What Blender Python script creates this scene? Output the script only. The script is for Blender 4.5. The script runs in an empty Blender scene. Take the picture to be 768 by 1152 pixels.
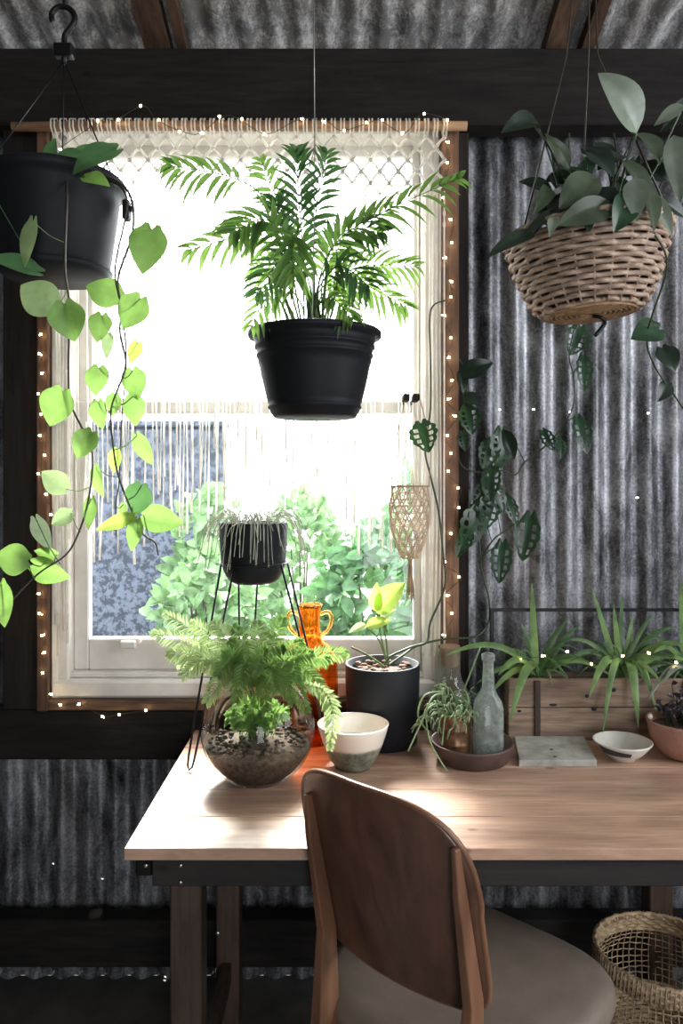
import bpy, math, random
from mathutils import Vector, Matrix
R = random.Random(7)
PI = math.pi
sc = bpy.context.scene
COL = sc.collection
H = 1.41; F = 850.0; CX = 384.0; HY = 545.0      # camera height, focal length and horizon of the photograph
TZ = 0.74; DW = 2.15                             # table height, distance to the wall

def P(px, py, d):
    return Vector(((px-CX)*d/F, d, H-(py-HY)*d/F))
def V(*a): return Vector(a)
def rnd(a, b): return R.uniform(a, b)

# ------------------------------------------------------------------ mesh building
class MB:
    def __init__(s): s.v = []; s.f = []; s.sm = []
    def add(s, vs, fs, smooth=True):
        o = len(s.v); s.v += [tuple(x) for x in vs]
        for f in fs: s.f.append(tuple(i+o for i in f)); s.sm.append(smooth)
        return s
    def box(s, a, b, bev=0.0):
        x0, y0, z0 = a; x1, y1, z1 = b
        if x1 < x0: x0, x1 = x1, x0
        if y1 < y0: y0, y1 = y1, y0
        if z1 < z0: z0, z1 = z1, z0
        e = min(bev, .45*min(x1-x0, y1-y0, z1-z0))
        if e <= 0:
            vs = [(x, y, z) for z in (z0, z1) for y in (y0, y1) for x in (x0, x1)]
            return s.add(vs, [(0,2,3,1),(4,5,7,6),(0,1,5,4),(2,6,7,3),(0,4,6,2),(1,3,7,5)], False)
        # chamfered box: each corner gives 3 verts
        vs = []; idx = {}
        for i, X in enumerate((x0, x1)):
            for j, Y in enumerate((y0, y1)):
                for k, Z in enumerate((z0, z1)):
                    sx = 1-2*i; sy = 1-2*j; sz = 1-2*k
                    idx[(i,j,k,0)] = len(vs); vs.append((X, Y+sy*e, Z+sz*e))
                    idx[(i,j,k,1)] = len(vs); vs.append((X+sx*e, Y, Z+sz*e))
                    idx[(i,j,k,2)] = len(vs); vs.append((X+sx*e, Y+sy*e, Z))
        fs = []
        for i in (0, 1):
            fs.append([idx[(i,0,0,0)], idx[(i,1,0,0)], idx[(i,1,1,0)], idx[(i,0,1,0)]])
            fs.append([idx[(0,i,0,1)], idx[(1,i,0,1)], idx[(1,i,1,1)], idx[(0,i,1,1)]])
            fs.append([idx[(0,0,i,2)], idx[(1,0,i,2)], idx[(1,1,i,2)], idx[(0,1,i,2)]])
            for j in (0, 1):
                fs.append([idx[(i,j,0,0)], idx[(i,j,1,0)], idx[(i,j,1,1)], idx[(i,j,0,1)]])
                fs.append([idx[(i,0,j,0)], idx[(i,1,j,0)], idx[(i,1,j,2)], idx[(i,0,j,2)]])
                fs.append([idx[(0,i,j,1)], idx[(1,i,j,1)], idx[(1,i,j,2)], idx[(0,i,j,2)]])
                for k in (0, 1):
                    fs.append([idx[(i,j,k,0)], idx[(i,j,k,1)], idx[(i,j,k,2)]])
        return s.add(vs, fs, False)
    def tube(s, pts, r, n=8, closed=False, caps=True):
        pts = [Vector(p) for p in pts]
        m = len(pts)
        rs = r if isinstance(r, (list, tuple)) else [r]*m
        vs = []; fs = []; prev = None
        for i, p in enumerate(pts):
            if closed: t = pts[(i+1) % m]-pts[i-1]
            else: t = pts[min(i+1, m-1)]-pts[max(i-1, 0)]
            if t.length < 1e-9: t = Vector((0, 0, 1))
            t.normalize()
            if prev is None:
                a = Vector((0, 0, 1)) if abs(t.z) < .9 else Vector((1, 0, 0))
                u = t.cross(a).normalized()
            else:
                u = prev-t*prev.dot(t)
                if u.length < 1e-6: u = t.orthogonal()
                u.normalize()
            w = t.cross(u); prev = u
            for k in range(n):
                a = 2*PI*k/n
                vs.append(p+(u*math.cos(a)+w*math.sin(a))*rs[i])
        for i in range(m if closed else m-1):
            for k in range(n):
                a = i*n+k; b = i*n+(k+1) % n; j = (i+1) % m
                fs.append((a, b, j*n+(k+1) % n, j*n+k))
        if caps and not closed:
            fs.append(tuple(range(n))[::-1]); fs.append(tuple((m-1)*n+k for k in range(n)))
        return s.add(vs, fs)
    def lathe(s, prof, c=(0,0,0), n=40, capb=False, capt=False, rx=1, ry=1):
        vs = []; fs = []
        for (r, z) in prof:
            for k in range(n):
                a = 2*PI*k/n
                vs.append((c[0]+r*rx*math.cos(a), c[1]+r*ry*math.sin(a), c[2]+z))
        for i in range(len(prof)-1):
            for k in range(n):
                fs.append((i*n+k, i*n+(k+1) % n, (i+1)*n+(k+1) % n, (i+1)*n+k))
        if capb: fs.append(tuple(range(n))[::-1])
        if capt: fs.append(tuple((len(prof)-1)*n+k for k in range(n)))
        return s.add(vs, fs)
    def grid(s, fn, nu, nv, smooth=True):
        vs = [fn(i/nu, j/nv) for j in range(nv+1) for i in range(nu+1)]
        fs = [(j*(nu+1)+i, j*(nu+1)+i+1, (j+1)*(nu+1)+i+1, (j+1)*(nu+1)+i) for j in range(nv) for i in range(nu)]
        return s.add(vs, fs, smooth)
    def ball(s, c, r, n=10, sq=(1,1,1)):
        prof = [(r*math.sin(PI*i/n)+1e-5, -r*math.cos(PI*i/n)) for i in range(n+1)]
        o = len(s.v); s.lathe(prof, (0, 0, 0), max(8, n))
        for i in range(o, len(s.v)):
            x, y, z = s.v[i]; s.v[i] = (c[0]+x*sq[0], c[1]+y*sq[1], c[2]+z*sq[2])
        return s
    def xf(s, M, start=0):
        for i in range(start, len(s.v)): s.v[i] = tuple(M @ Vector(s.v[i]))
        return s
    def build(s, name, m, parent=None, solid=0, label=None):
        o0 = Vector((0, 0, 0))
        if parent is not None:
            o0 = WORLD[parent.name]
        else:
            zs = [v[2] for v in s.v]
            xs = [v[0] for v in s.v]; ys = [v[1] for v in s.v]
            o0 = Vector(((min(xs)+max(xs))/2, (min(ys)+max(ys))/2, min(zs)))
        me = bpy.data.meshes.new(name)
        me.from_pydata([(v[0]-o0.x, v[1]-o0.y, v[2]-o0.z) for v in s.v], [], s.f)
        me.update()
        me.polygons.foreach_set('use_smooth', s.sm)
        me.materials.append(m)
        ob = bpy.data.objects.new(name, me); COL.objects.link(ob)
        if parent is not None: ob.parent = parent; WORLD[ob.name] = o0
        else: ob.location = o0; WORLD[ob.name] = o0
        if solid:
            md = ob.modifiers.new('s', 'SOLIDIFY'); md.thickness = solid; md.offset = 0
        if label: ob['label'] = label
        return ob
WORLD = {}
def thing(name, label, cat, loc, group=None):
    o = bpy.data.objects.new(name, None); COL.objects.link(o)
    o.location = loc; o.empty_display_size = .05
    WORLD[o.name] = Vector(loc)
    o['label'] = label; o['category'] = cat
    if group: o['group'] = group
    return o
def tag(o, label, cat, group=None, kind=None):
    o['label'] = label; o['category'] = cat
    if group: o['group'] = group
    if kind: o['kind'] = kind
    return o
def struct(o, label=None):
    o['kind'] = 'structure'
    if label: o['label'] = label
    return o
def spline(pts, k=6):
    pts = [Vector(p) for p in pts]; out = []
    n = len(pts)
    for i in range(n-1):
        p0 = pts[max(i-1, 0)]; p1 = pts[i]; p2 = pts[i+1]; p3 = pts[min(i+2, n-1)]
        for j in range(k):
            t = j/k
            out.append(.5*((2*p1)+(p2-p0)*t+(2*p0-5*p1+4*p2-p3)*t*t+(3*p1-p0-3*p2+p3)*t**3))
    out.append(pts[-1]); return out
def taper(n, a, b): return [a+(b-a)*i/(n-1) for i in range(n)]

# ------------------------------------------------------------------ materials
def newmat(name):
    m = bpy.data.materials.new(name); m.use_nodes = True
    nt = m.node_tree; nt.nodes.clear()
    out = nt.nodes.new('ShaderNodeOutputMaterial')
    return m, nt, out
def N(nt, t, **kw):
    n = nt.nodes.new(t)
    for k, v in kw.items(): setattr(n, k, v)
    return n
def coords(nt, scale=(1, 1, 1), world=False):
    if world:
        g = N(nt, 'ShaderNodeNewGeometry'); src = g.outputs['Position']
    else:
        g = N(nt, 'ShaderNodeTexCoord'); src = g.outputs['Object']
    mp = N(nt, 'ShaderNodeMapping'); mp.inputs['Scale'].default_value = scale
    nt.links.new(src, mp.inputs['Vector']); return mp.outputs['Vector']
def noise(nt, vec, scale, detail=4, rough=.6, dist=0):
    n = N(nt, 'ShaderNodeTexNoise'); n.inputs['Scale'].default_value = scale
    n.inputs['Detail'].default_value = detail; n.inputs['Roughness'].default_value = rough
    n.inputs['Distortion'].default_value = dist
    nt.links.new(vec, n.inputs['Vector']); return n.outputs['Fac']
def ramp(nt, fac, stops):
    r = N(nt, 'ShaderNodeValToRGB'); e = r.color_ramp.elements
    while len(e) < len(stops): e.new(.5)
    for el, (p, c) in zip(e, stops):
        el.position = p; el.color = (c[0], c[1], c[2], 1) if not isinstance(c, (int, float)) else (c, c, c, 1)
    nt.links.new(fac, r.inputs['Fac']); return r.outputs['Color']
def mat(name, c1, c2=None, rough=.5, metal=0, scale=20, stretch=(1,1,1), bump=0, detail=4, spec=.5, coat=0, contrast=(.35,.65), world=False, dist=0, sheen=0):
    m, nt, out = newmat(name)
    b = N(nt, 'ShaderNodeBsdfPrincipled'); nt.links.new(b.outputs[0], out.inputs[0])
    b.inputs['Roughness'].default_value = rough; b.inputs['Metallic'].default_value = metal
    b.inputs['Specular IOR Level'].default_value = spec
    b.inputs['Coat Weight'].default_value = coat
    b.inputs['Sheen Weight'].default_value = sheen
    vec = coords(nt, stretch, world)
    f = noise(nt, vec, scale, detail, .6, dist)
    if c2 is None: c2 = tuple(x*.8 for x in c1)
    nt.links.new(ramp(nt, f, [(contrast[0], c2), (contrast[1], c1)]), b.inputs['Base Color'])
    if bump:
        bp = N(nt, 'ShaderNodeBump'); bp.inputs['Strength'].default_value = bump; bp.inputs['Distance'].default_value = .003
        nt.links.new(f, bp.inputs['Height']); nt.links.new(bp.outputs[0], b.inputs['Normal'])
    return m
def wood(name, light, dark, stretch, rough=.55, scale=6, bump=.25, knots=True, coat=0, spec=.4):
    m, nt, out = newmat(name)
    b = N(nt, 'ShaderNodeBsdfPrincipled'); nt.links.new(b.outputs[0], out.inputs[0])
    b.inputs['Roughness'].default_value = rough; b.inputs['Coat Weight'].default_value = coat
    b.inputs['Specular IOR Level'].default_value = spec
    v1 = coords(nt, stretch, True); v2 = coords(nt, tuple(max(1, s*.25) for s in stretch), True)
    f1 = noise(nt, v1, scale, 8, .65, .4); f2 = noise(nt, v2, scale*.5, 3, .5, 1.0)
    mid = tuple((a+c)/2 for a, c in zip(light, dark))
    c1 = ramp(nt, f1, [(.28, dark), (.5, mid), (.7, light)])
    c2 = ramp(nt, f2, [(.35, (.62, .6, .6)), (.6, (1, 1, 1))])
    mx = N(nt, 'ShaderNodeMix', data_type='RGBA', blend_type='MULTIPLY'); mx.inputs['Factor'].default_value = 1
    nt.links.new(c1, mx.inputs['A']); nt.links.new(c2, mx.inputs['B']); res = mx.outputs['Result']
    if knots:
        vo = N(nt, 'ShaderNodeTexVoronoi'); vo.inputs['Scale'].default_value = 5.5
        nt.links.new(coords(nt, tuple(max(.7, min(s, 2.2)) for s in stretch), True), vo.inputs['Vector'])
        kc = ramp(nt, vo.outputs['Distance'], [(.045, (.25, .18, .13)), (.1, (1, 1, 1))])
        m2 = N(nt, 'ShaderNodeMix', data_type='RGBA', blend_type='MULTIPLY'); m2.inputs['Factor'].default_value = .8
        nt.links.new(res, m2.inputs['A']); nt.links.new(kc, m2.inputs['B']); res = m2.outputs['Result']
    nt.links.new(res, b.inputs['Base Color'])
    bp = N(nt, 'ShaderNodeBump'); bp.inputs['Strength'].default_value = bump; bp.inputs['Distance'].default_value = .002
    nt.links.new(f1, bp.inputs['Height']); nt.links.new(bp.outputs[0], b.inputs['Normal'])
    return m
def leafmat(name, col, trans=.4, tcol=None, rough=.4, var=.35, vein=0):
    m, nt, out = newmat(name)
    b = N(nt, 'ShaderNodeBsdfPrincipled'); b.inputs['Roughness'].default_value = rough
    b.inputs['Specular IOR Level'].default_value = .4
    t = N(nt, 'ShaderNodeBsdfTranslucent')
    f = noise(nt, coords(nt, (1, 1, 1), True), 22, 3)
    lo = tuple(x*(1-var) for x in col); hi = tuple(min(1, x*(1+var)) for x in col)
    nt.links.new(ramp(nt, f, [(.35, lo), (.65, hi)]), b.inputs['Base Color'])
    tc = tcol or tuple(min(1, x*1.8) for x in col)
    nt.links.new(ramp(nt, f, [(.35, tuple(x*.75 for x in tc)), (.65, tc)]), t.inputs['Color'])
    mx = N(nt, 'ShaderNodeMixShader'); mx.inputs[0].default_value = trans
    nt.links.new(b.outputs[0], mx.inputs[1]); nt.links.new(t.outputs[0], mx.inputs[2])
    nt.links.new(mx.outputs[0], out.inputs[0]); return m
def thinglass(name, tint=(1,1,1), refl=.9, edge=.5):
    m, nt, out = newmat(name)
    tr = N(nt, 'ShaderNodeBsdfTransparent'); g = N(nt, 'ShaderNodeBsdfGlossy'); g.inputs['Roughness'].default_value = .03
    lw = N(nt, 'ShaderNodeLayerWeight'); lw.inputs['Blend'].default_value = edge
    nt.links.new(ramp(nt, lw.outputs['Facing'], [(.0, tint), (.75, tuple(x*.92 for x in tint)), (1, tuple(x*.45 for x in tint))]), tr.inputs['Color'])
    fr = N(nt, 'ShaderNodeFresnel'); fr.inputs['IOR'].default_value = 1.45
    mu = N(nt, 'ShaderNodeMath', operation='MULTIPLY'); mu.inputs[1].default_value = refl
    nt.links.new(fr.outputs[0], mu.inputs[0])
    mx = N(nt, 'ShaderNodeMixShader'); nt.links.new(mu.outputs[0], mx.inputs[0])
    nt.links.new(tr.outputs[0], mx.inputs[1]); nt.links.new(g.outputs[0], mx.inputs[2])
    nt.links.new(mx.outputs[0], out.inputs[0]); return m
def glassmat(name, col, rough=.02, ior=1.45):
    m, nt, out = newmat(name)
    g = N(nt, 'ShaderNodeBsdfGlass'); g.inputs['Color'].default_value = (*col, 1)
    g.inputs['Roughness'].default_value = rough; g.inputs['IOR'].default_value = ior
    tr = N(nt, 'ShaderNodeBsdfTransparent'); tr.inputs['Color'].default_value = (*col, 1)
    mx = N(nt, 'ShaderNodeMixShader'); mx.inputs[0].default_value = .35
    nt.links.new(g.outputs[0], mx.inputs[1]); nt.links.new(tr.outputs[0], mx.inputs[2])
    nt.links.new(mx.outputs[0], out.inputs[0]); return m

# galvanised corrugated sheet: zinc spangle, dark vertical weather streaks, rust bloom
def galv(name, stretch, tint=(1,1,1), dark=.035, light=.30, metal=.65):
    m, nt, out = newmat(name)
    b = N(nt, 'ShaderNodeBsdfPrincipled'); nt.links.new(b.outputs[0], out.inputs[0])
    b.inputs['Metallic'].default_value = metal
    v = coords(nt, stretch, True); vs = coords(nt, (1, 1, 1), True)
    big = noise(nt, v, 5, 5, .7, .6); fine = noise(nt, vs, 130, 2, .7); mid = noise(nt, coords(nt, tuple(s*.35 if s > 1 else s for s in stretch), True), 16, 6, .75, .5)
    a = N(nt, 'ShaderNodeMath', operation='MULTIPLY_ADD'); a.inputs[1].default_value = .45; nt.links.new(mid, a.inputs[0]); 
    c = N(nt, 'ShaderNodeMath', operation='MULTIPLY'); c.inputs[1].default_value = .40; nt.links.new(big, c.inputs[0]); nt.links.new(c.outputs[0], a.inputs[2])
    d = N(nt, 'ShaderNodeMath', operation='MULTIPLY_ADD'); d.inputs[1].default_value = .22; nt.links.new(fine, d.inputs[0]); nt.links.new(a.outputs[0], d.inputs[2])
    L = light; D = dark
    colr = ramp(nt, d.outputs[0], [(.40, (D*tint[0]*.8, D*tint[1]*.8, D*tint[2]*.8)), (.50, (L*.4*tint[0], L*.4*tint[1], L*.42*tint[2])), (.58, (L*tint[0], L*tint[1], L*1.04*tint[2])), (.70, (L*2.0*tint[0], L*2.0*tint[1], L*2.05*tint[2]))])
    rust = noise(nt, coords(nt, stretch, True), 2.3, 4, .6)
    mx = N(nt, 'ShaderNodeMix', data_type='RGBA'); nt.links.new(ramp(nt, rust, [(.56, 0.0), (.75, .55)]), mx.inputs['Factor'])
    nt.links.new(colr, mx.inputs['A']); mx.inputs['B'].default_value = (.16, .11, .085, 1)
    nt.links.new(mx.outputs['Result'], b.inputs['Base Color'])
    nt.links.new(ramp(nt, mid, [(.3, .35), (.7, .6)]), b.inputs['Roughness'])
    bp = N(nt, 'ShaderNodeBump'); bp.inputs['Strength'].default_value = .25; bp.inputs['Distance'].default_value = .002
    nt.links.new(fine, bp.inputs['Height']); nt.links.new(bp.outputs[0], b.inputs['Normal'])
    return m

def frosted(name, tint, dust, k):
    m = thinglass(name, tint, 1.0, .5); nt = m.node_tree
    out = [n for n in nt.nodes if n.type == 'OUTPUT_MATERIAL'][0]; src = out.inputs[0].links[0].from_socket
    d = N(nt, 'ShaderNodeBsdfDiffuse'); d.inputs[0].default_value = (*dust, 1)
    t = N(nt, 'ShaderNodeBsdfTranslucent'); t.inputs[0].default_value = (*dust, 1)
    a = N(nt, 'ShaderNodeMixShader'); nt.links.new(d.outputs[0], a.inputs[1]); nt.links.new(t.outputs[0], a.inputs[2])
    f = noise(nt, coords(nt, (1, 1, 1)), 40, 6, .7)
    mx = N(nt, 'ShaderNodeMixShader'); nt.links.new(ramp(nt, f, [(.35, k*.5), (.65, k*1.5)]), mx.inputs[0])
    nt.links.new(src, mx.inputs[1]); nt.links.new(a.outputs[0], mx.inputs[2]); nt.links.new(mx.outputs[0], out.inputs[0]); return m
M = {}
M['galv'] = galv('galvanised_wall', (2.1, 1, .40), (1, 1, 1.04), .014, .27)
M['roof'] = galv('galvanised_roof', (4, .8, 1), (1.03, 1, .96), .22, .46, .2)
M['darkwood'] = wood('dark_timber', (.022, .018, .016), (.007, .006, .0055), (1.2, 8, 12), .75, 5, .5, spec=.2)
M['darkwood_v'] = wood('dark_timber_upright', (.030, .022, .017), (.008, .006, .005), (10, 8, .8), .75, 5, .5, spec=.2)
M['rafter'] = wood('rafter_timber', (.14, .075, .045), (.03, .018, .012), (10, 1, 8), .7, 5, .4)
M['trimwood'] = wood('brown_trim', (.24, .13, .075), (.06, .032, .02), (10, 8, .8), .65, 6, .4)
M['trimwood_h'] = wood('brown_trim_flat', (.20, .11, .065), (.05, .028, .018), (.8, 8, 10), .65, 6, .4)
M['table'] = wood('table_board', (.68, .45, .33), (.38, .22, .145), (1.1, 13, 5), .34, 5, .22, spec=.45)
M['tableleg'] = wood('table_leg_wood', (.10, .06, .04), (.03, .02, .015), (9, 9, .9), .6, 6, .4)
M['apron'] = wood('apron_wood', (.028, .023, .020), (.010, .008, .008), (1, 8, 10), .7, 6, .4)
M['chair'] = wood('chair_veneer', (.16, .076, .047), (.08, .038, .024), (6, 6, .9), .36, 6, .06, False, .25)
M['chairframe'] = wood('chair_frame', (.26, .125, .07), (.15, .07, .04), (8, 8, .9), .4, 6, .08, False, .2)
M['crate'] = wood('crate_wood', (.40, .28, .20), (.12, .08, .06), (1, 8, 11), .8, 6, .7)
M['rod'] = wood('rod_wood', (.52, .30, .16), (.26, .14, .08), (1, 8, 8), .6, 8, .2, False)
M['floor'] = mat('floor_concrete', (.10, .092, .083), (.045, .042, .04), .75, scale=5, bump=.3, world=True, detail=8)
M['plaster'] = mat('side_boards', (.10, .09, .08), (.06, .055, .05), .8, scale=3, stretch=(4, 4, 1), world=True)
M['white'] = mat('white_paint', (.74, .71, .67), (.62, .58, .53), .5, scale=9, bump=.12, world=True, detail=6)
M['pane'] = thinglass('window_glass', (.98, .99, .99), .5)
M['blackpot'] = mat('black_plastic', (.010, .011, .014), (.008, .009, .011), .55, scale=8, spec=.16)
M['blackpot2'] = mat('black_ceramic', (.010, .011, .016), (.008, .009, .012), .6, scale=8, spec=.3)
M['soil'] = mat('potting_soil', (.12, .08, .055), (.03, .02, .015), .95, scale=90, bump=1.0, detail=6)
M['barkchip'] = mat('bark_chips', (.30, .18, .12), (.07, .035, .025), .85, scale=60, bump=1.0)
M['blackmetal'] = mat('black_metal', (.012, .012, .013), rough=.4, metal=.6, scale=30)
M['wire'] = mat('steel_wire', (.35, .34, .33), rough=.4, metal=.8, scale=30)
M['greenwire'] = mat('dark_cable', (.03, .032, .022), rough=.6, scale=30)
M['rope'] = leafmat('cotton_rope', (.90, .85, .77), .62, (.99, .97, .93), .9, .05)
M['net'] = leafmat('net_cord', (.62, .50, .38), .3, (.72, .60, .46), .9, .15)
M['jute'] = leafmat('jute_cord', (.45, .32, .21), .35, (.6, .42, .25), .9, .2)
M['wicker'] = mat('wicker', (.46, .34, .26), (.20, .13, .095), .6, scale=45, stretch=(1, 1, 3), bump=.5, spec=.3)
M['wicker2'] = mat('sea_grass', (.58, .43, .28), (.30, .20, .12), .75, scale=60, bump=.7, spec=.2)
M['wickerbase'] = mat('wicker_base', (.42, .27, .14), (.22, .13, .07), .7, scale=50, bump=.7)
M['seat'] = mat('taupe_leather', (.22, .175, .14), (.17, .135, .105), .48, scale=12, bump=.08, spec=.4, detail=6)
M['clearglass'] = thinglass('bowl_glass', (.93, .96, .93), .55, .45)
M['bottleglass'] = frosted('bottle_glass', (.86, .92, .90), (.50, .55, .51), .48)
M['amber'] = glassmat('amber_glass', (.99, .66, .32))
M['carafe'] = frosted('carafe_glass', (.9, .92, .9), (.45, .44, .38), .22)
M['terracotta'] = mat('terracotta', (.40, .20, .14), (.26, .13, .10), .75, scale=20, bump=.2)
M['brownclay'] = mat('brown_clay', (.10, .058, .047), (.06, .036, .03), .55, scale=20, bump=.1)
M['tin'] = mat('bronze_tin', (.36, .20, .10), (.09, .045, .03), .35, metal=.6, scale=18, bump=.15)
M['nickel'] = mat('nail_metal', (.5, .5, .5), rough=.35, metal=1, scale=40)
M['stone'] = mat('stone_tile', (.46, .45, .40), (.27, .26, .23), .75, scale=26, bump=.5, detail=8)
M['creamglaze'] = mat('cream_glaze', (.72, .70, .64), (.60, .57, .50), .3, scale=10, spec=.6)
M['bluemark'] = mat('dark_blue_glaze', (.03, .04, .05), rough=.3, scale=20)
M['stem'] = leafmat('brown_vine', (.045, .035, .022), .1)
M['stemg'] = leafmat('green_stem', (.13, .19, .06), .25)
M['stemdark'] = leafmat('dark_green_stem', (.045, .065, .03), .15)
M['pothos'] = leafmat('pothos_leaf', (.13, .27, .055), .55, (.21, .36, .085), .38, .25)
M['pothos_pale'] = leafmat('pothos_leaf_pale', (.26, .36, .17), .45, (.30, .41, .18), .45, .2)
M['pothos_dark'] = leafmat('pothos_leaf_dark', (.045, .10, .045), .3, (.12, .28, .08), .35, .2)
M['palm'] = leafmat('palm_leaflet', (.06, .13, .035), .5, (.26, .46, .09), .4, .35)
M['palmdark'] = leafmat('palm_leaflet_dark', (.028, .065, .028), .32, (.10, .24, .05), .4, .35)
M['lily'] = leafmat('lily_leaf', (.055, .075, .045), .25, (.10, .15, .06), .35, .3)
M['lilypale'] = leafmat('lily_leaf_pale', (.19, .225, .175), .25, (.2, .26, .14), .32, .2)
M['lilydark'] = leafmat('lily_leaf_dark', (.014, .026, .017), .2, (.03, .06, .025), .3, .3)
M['monstera'] = leafmat('monstera_leaf', (.024, .058, .030), .25, (.07, .17, .045), .3, .35)
M['spider'] = leafmat('spider_leaf', (.17, .28, .10), .35, (.25, .42, .12), .42, .3)
M['spiderdark'] = leafmat('spider_leaf_dark', (.08, .15, .06), .3, (.15, .28, .08), .42, .3)
M['fern'] = leafmat('fern_leaflet', (.12, .22, .06), .5, (.30, .48, .13), .5, .35)
M['fernpale'] = leafmat('fern_leaflet_pale', (.27, .36, .15), .5, (.46, .60, .26), .5, .25)
M['cactus'] = leafmat('rhipsalis_stem', (.26, .36, .19), .25, (.35, .5, .2), .5, .25)
M['greycactus'] = leafmat('grey_rhipsalis', (.42, .43, .36), .35, (.6, .62, .5), .55, .25)
M['purple'] = leafmat('purple_leaf', (.03, .018, .028), .1, (.08, .03, .05), .35, .3)
M['lime'] = leafmat('lime_leaf', (.28, .40, .07), .5, (.45, .62, .12), .4, .2)
M['bush'] = leafmat('bush_leaf', (.060, .14, .060), .3, (.10, .22, .08), .5, .5)
M['bush2'] = leafmat('bush_leaf_pale', (.13, .22, .10), .3, (.16, .3, .12), .5, .4)
M['fence'] = mat('blue_grey_block', (.085, .10, .135), (.022, .028, .042), .8, scale=34, bump=1.0, world=True, detail=8, contrast=(.44, .56))
M['gravel'] = mat('pale_gravel', (.16, .155, .14), (.08, .08, .075), .9, scale=60, bump=.6, world=True)
def emit(name, col, s):
    m, nt, out = newmat(name); e = N(nt, 'ShaderNodeEmission'); e.inputs[0].default_value = (*col, 1); e.inputs[1].default_value = s
    nt.links.new(e.outputs[0], out.inputs[0]); return m
M['bulb'] = emit('warm_bulb', (1, .72, .38), 22)

# two-tone glazed bowl: pale top, grey-green band around the foot
def bandglaze():
    m, nt, out = newmat('two_tone_glaze')
    b = N(nt, 'ShaderNodeBsdfPrincipled'); nt.links.new(b.outputs[0], out.inputs[0]); b.inputs['Roughness'].default_value = .3
    tc = N(nt, 'ShaderNodeTexCoord'); sp = N(nt, 'ShaderNodeSeparateXYZ'); nt.links.new(tc.outputs['Object'], sp.inputs[0])
    n = noise(nt, tc.outputs['Object'], 30, 5); a = N(nt, 'ShaderNodeMath', operation='MULTIPLY_ADD'); a.inputs[1].default_value = .012
    nt.links.new(n, a.inputs[0]); nt.links.new(sp.outputs[2], a.inputs[2])
    n2 = noise(nt, tc.outputs['Object'], 60, 5)
    cb = ramp(nt, n2, [(.35, (.09, .11, .085)), (.65, (.26, .28, .22))])
    mx = N(nt, 'ShaderNodeMix', data_type='RGBA'); mx.inputs['B'].default_value = (.78, .74, .67, 1)
    nt.links.new(cb, mx.inputs['A']); nt.links.new(ramp(nt, a.outputs[0], [(.058, 0.0), (.064, 1.0)]), mx.inputs['Factor'])
    nt.links.new(mx.outputs['Result'], b.inputs['Base Color']); return m
M['bandglaze'] = bandglaze()

# ------------------------------------------------------------------ plant helpers
def wprof(kind, u):
    if kind == 'heart': return max(0.0, (math.sin(PI*min(1, (u+.10)/1.10)**.72))**.85) if u < .999 else 0
    if kind == 'oval': return math.sin(PI*u**.85)**.8 if 0 < u < 1 else 0
    if kind == 'lance': return math.sin(PI*u**.7)**.95 if 0 < u < 1 else 0
    if kind == 'ribbon': return min(1, .6+u*2)*(1-u**2.6)**.75 if u < 1 else 0
    if kind == 'hole':
        return (math.sin(PI*min(1, (u+.08)/1.08)**.8))**.75*(.84+.16*abs(math.cos(u*PI*4.5))) if u < .999 else 0
    return 1-u
def leaf(mb, base, tip, w, nrm=(0, -1, .2), kind='heart', bend=.12, fold=.12, nu=9, nv=2, wav=0):
    base = Vector(base); tip = Vector(tip); ax = tip-base; L = ax.length
    if L < 1e-5: return
    ax.normalize(); n = Vector(nrm); n = n-ax*n.dot(ax)
    if n.length < 1e-4: n = ax.orthogonal()
    n.normalize(); s = ax.cross(n)
    ph = rnd(0, 6)
    def fn(a, b):
        v = a*2-1; u = b
        ww = wprof(kind, u)*w*.5
        p = base+ax*(u*L)+n*(bend*L*(4*u*(1-u)))
        if kind == 'heart' or kind == 'hole': p -= ax*(L*.14*math.sin(PI*min(1, abs(v)*1.02))*(1-u)**4)
        p += s*(v*ww)+n*(abs(v)*fold*ww*2)*1.0
        if wav: p += n*(math.sin(u*9+ph)*wav*v*w)
        return p
    f0 = len(mb.f)
    mb.grid(fn, nv*2, nu)
    if kind == 'hole' and nv == 3:
        nf = mb.f[f0:]; keep = [f for i, f in enumerate(nf) if not ((i % 6) in (1, 4) and 3 <= i//6 <= 14 and (i//6) % 3 != 0)]
        mb.f[f0:] = keep; mb.sm[f0:] = [True]*len(keep)
def ribbon(mb, pts, w, side=None, fold=.25):
    pts = [Vector(p) for p in pts]; m = len(pts); vs = []
    for i, p in enumerate(pts):
        t = (pts[min(i+1, m-1)]-pts[max(i-1, 0)]).normalized()
        s = side if side is not None else t.cross(Vector((0, -.75, .65)))
        s = s-t*s.dot(t)
        if s.length < .05: s = t.orthogonal()
        s = s.normalized(); n = t.cross(s); ww = w*.5*wprof('ribbon', i/(m-1))
        vs += [p-s*ww+n*fold*ww, p, p+s*ww+n*fold*ww]
    fs = []
    for i in range(m-1):
        a = i*3; fs += [(a, a+1, a+4, a+3), (a+1, a+2, a+5, a+4)]
    mb.add(vs, fs)
def arch(base, tip, rise, k=10, droop=0):
    base = Vector(base); tip = Vector(tip); out = []
    for i in range(k+1):
        t = i/k; p = base.lerp(tip, t); p = p+Vector((0, 0, rise*4*t*(1-t)*(1-.35*t))); out.append(p)
    return out
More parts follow.
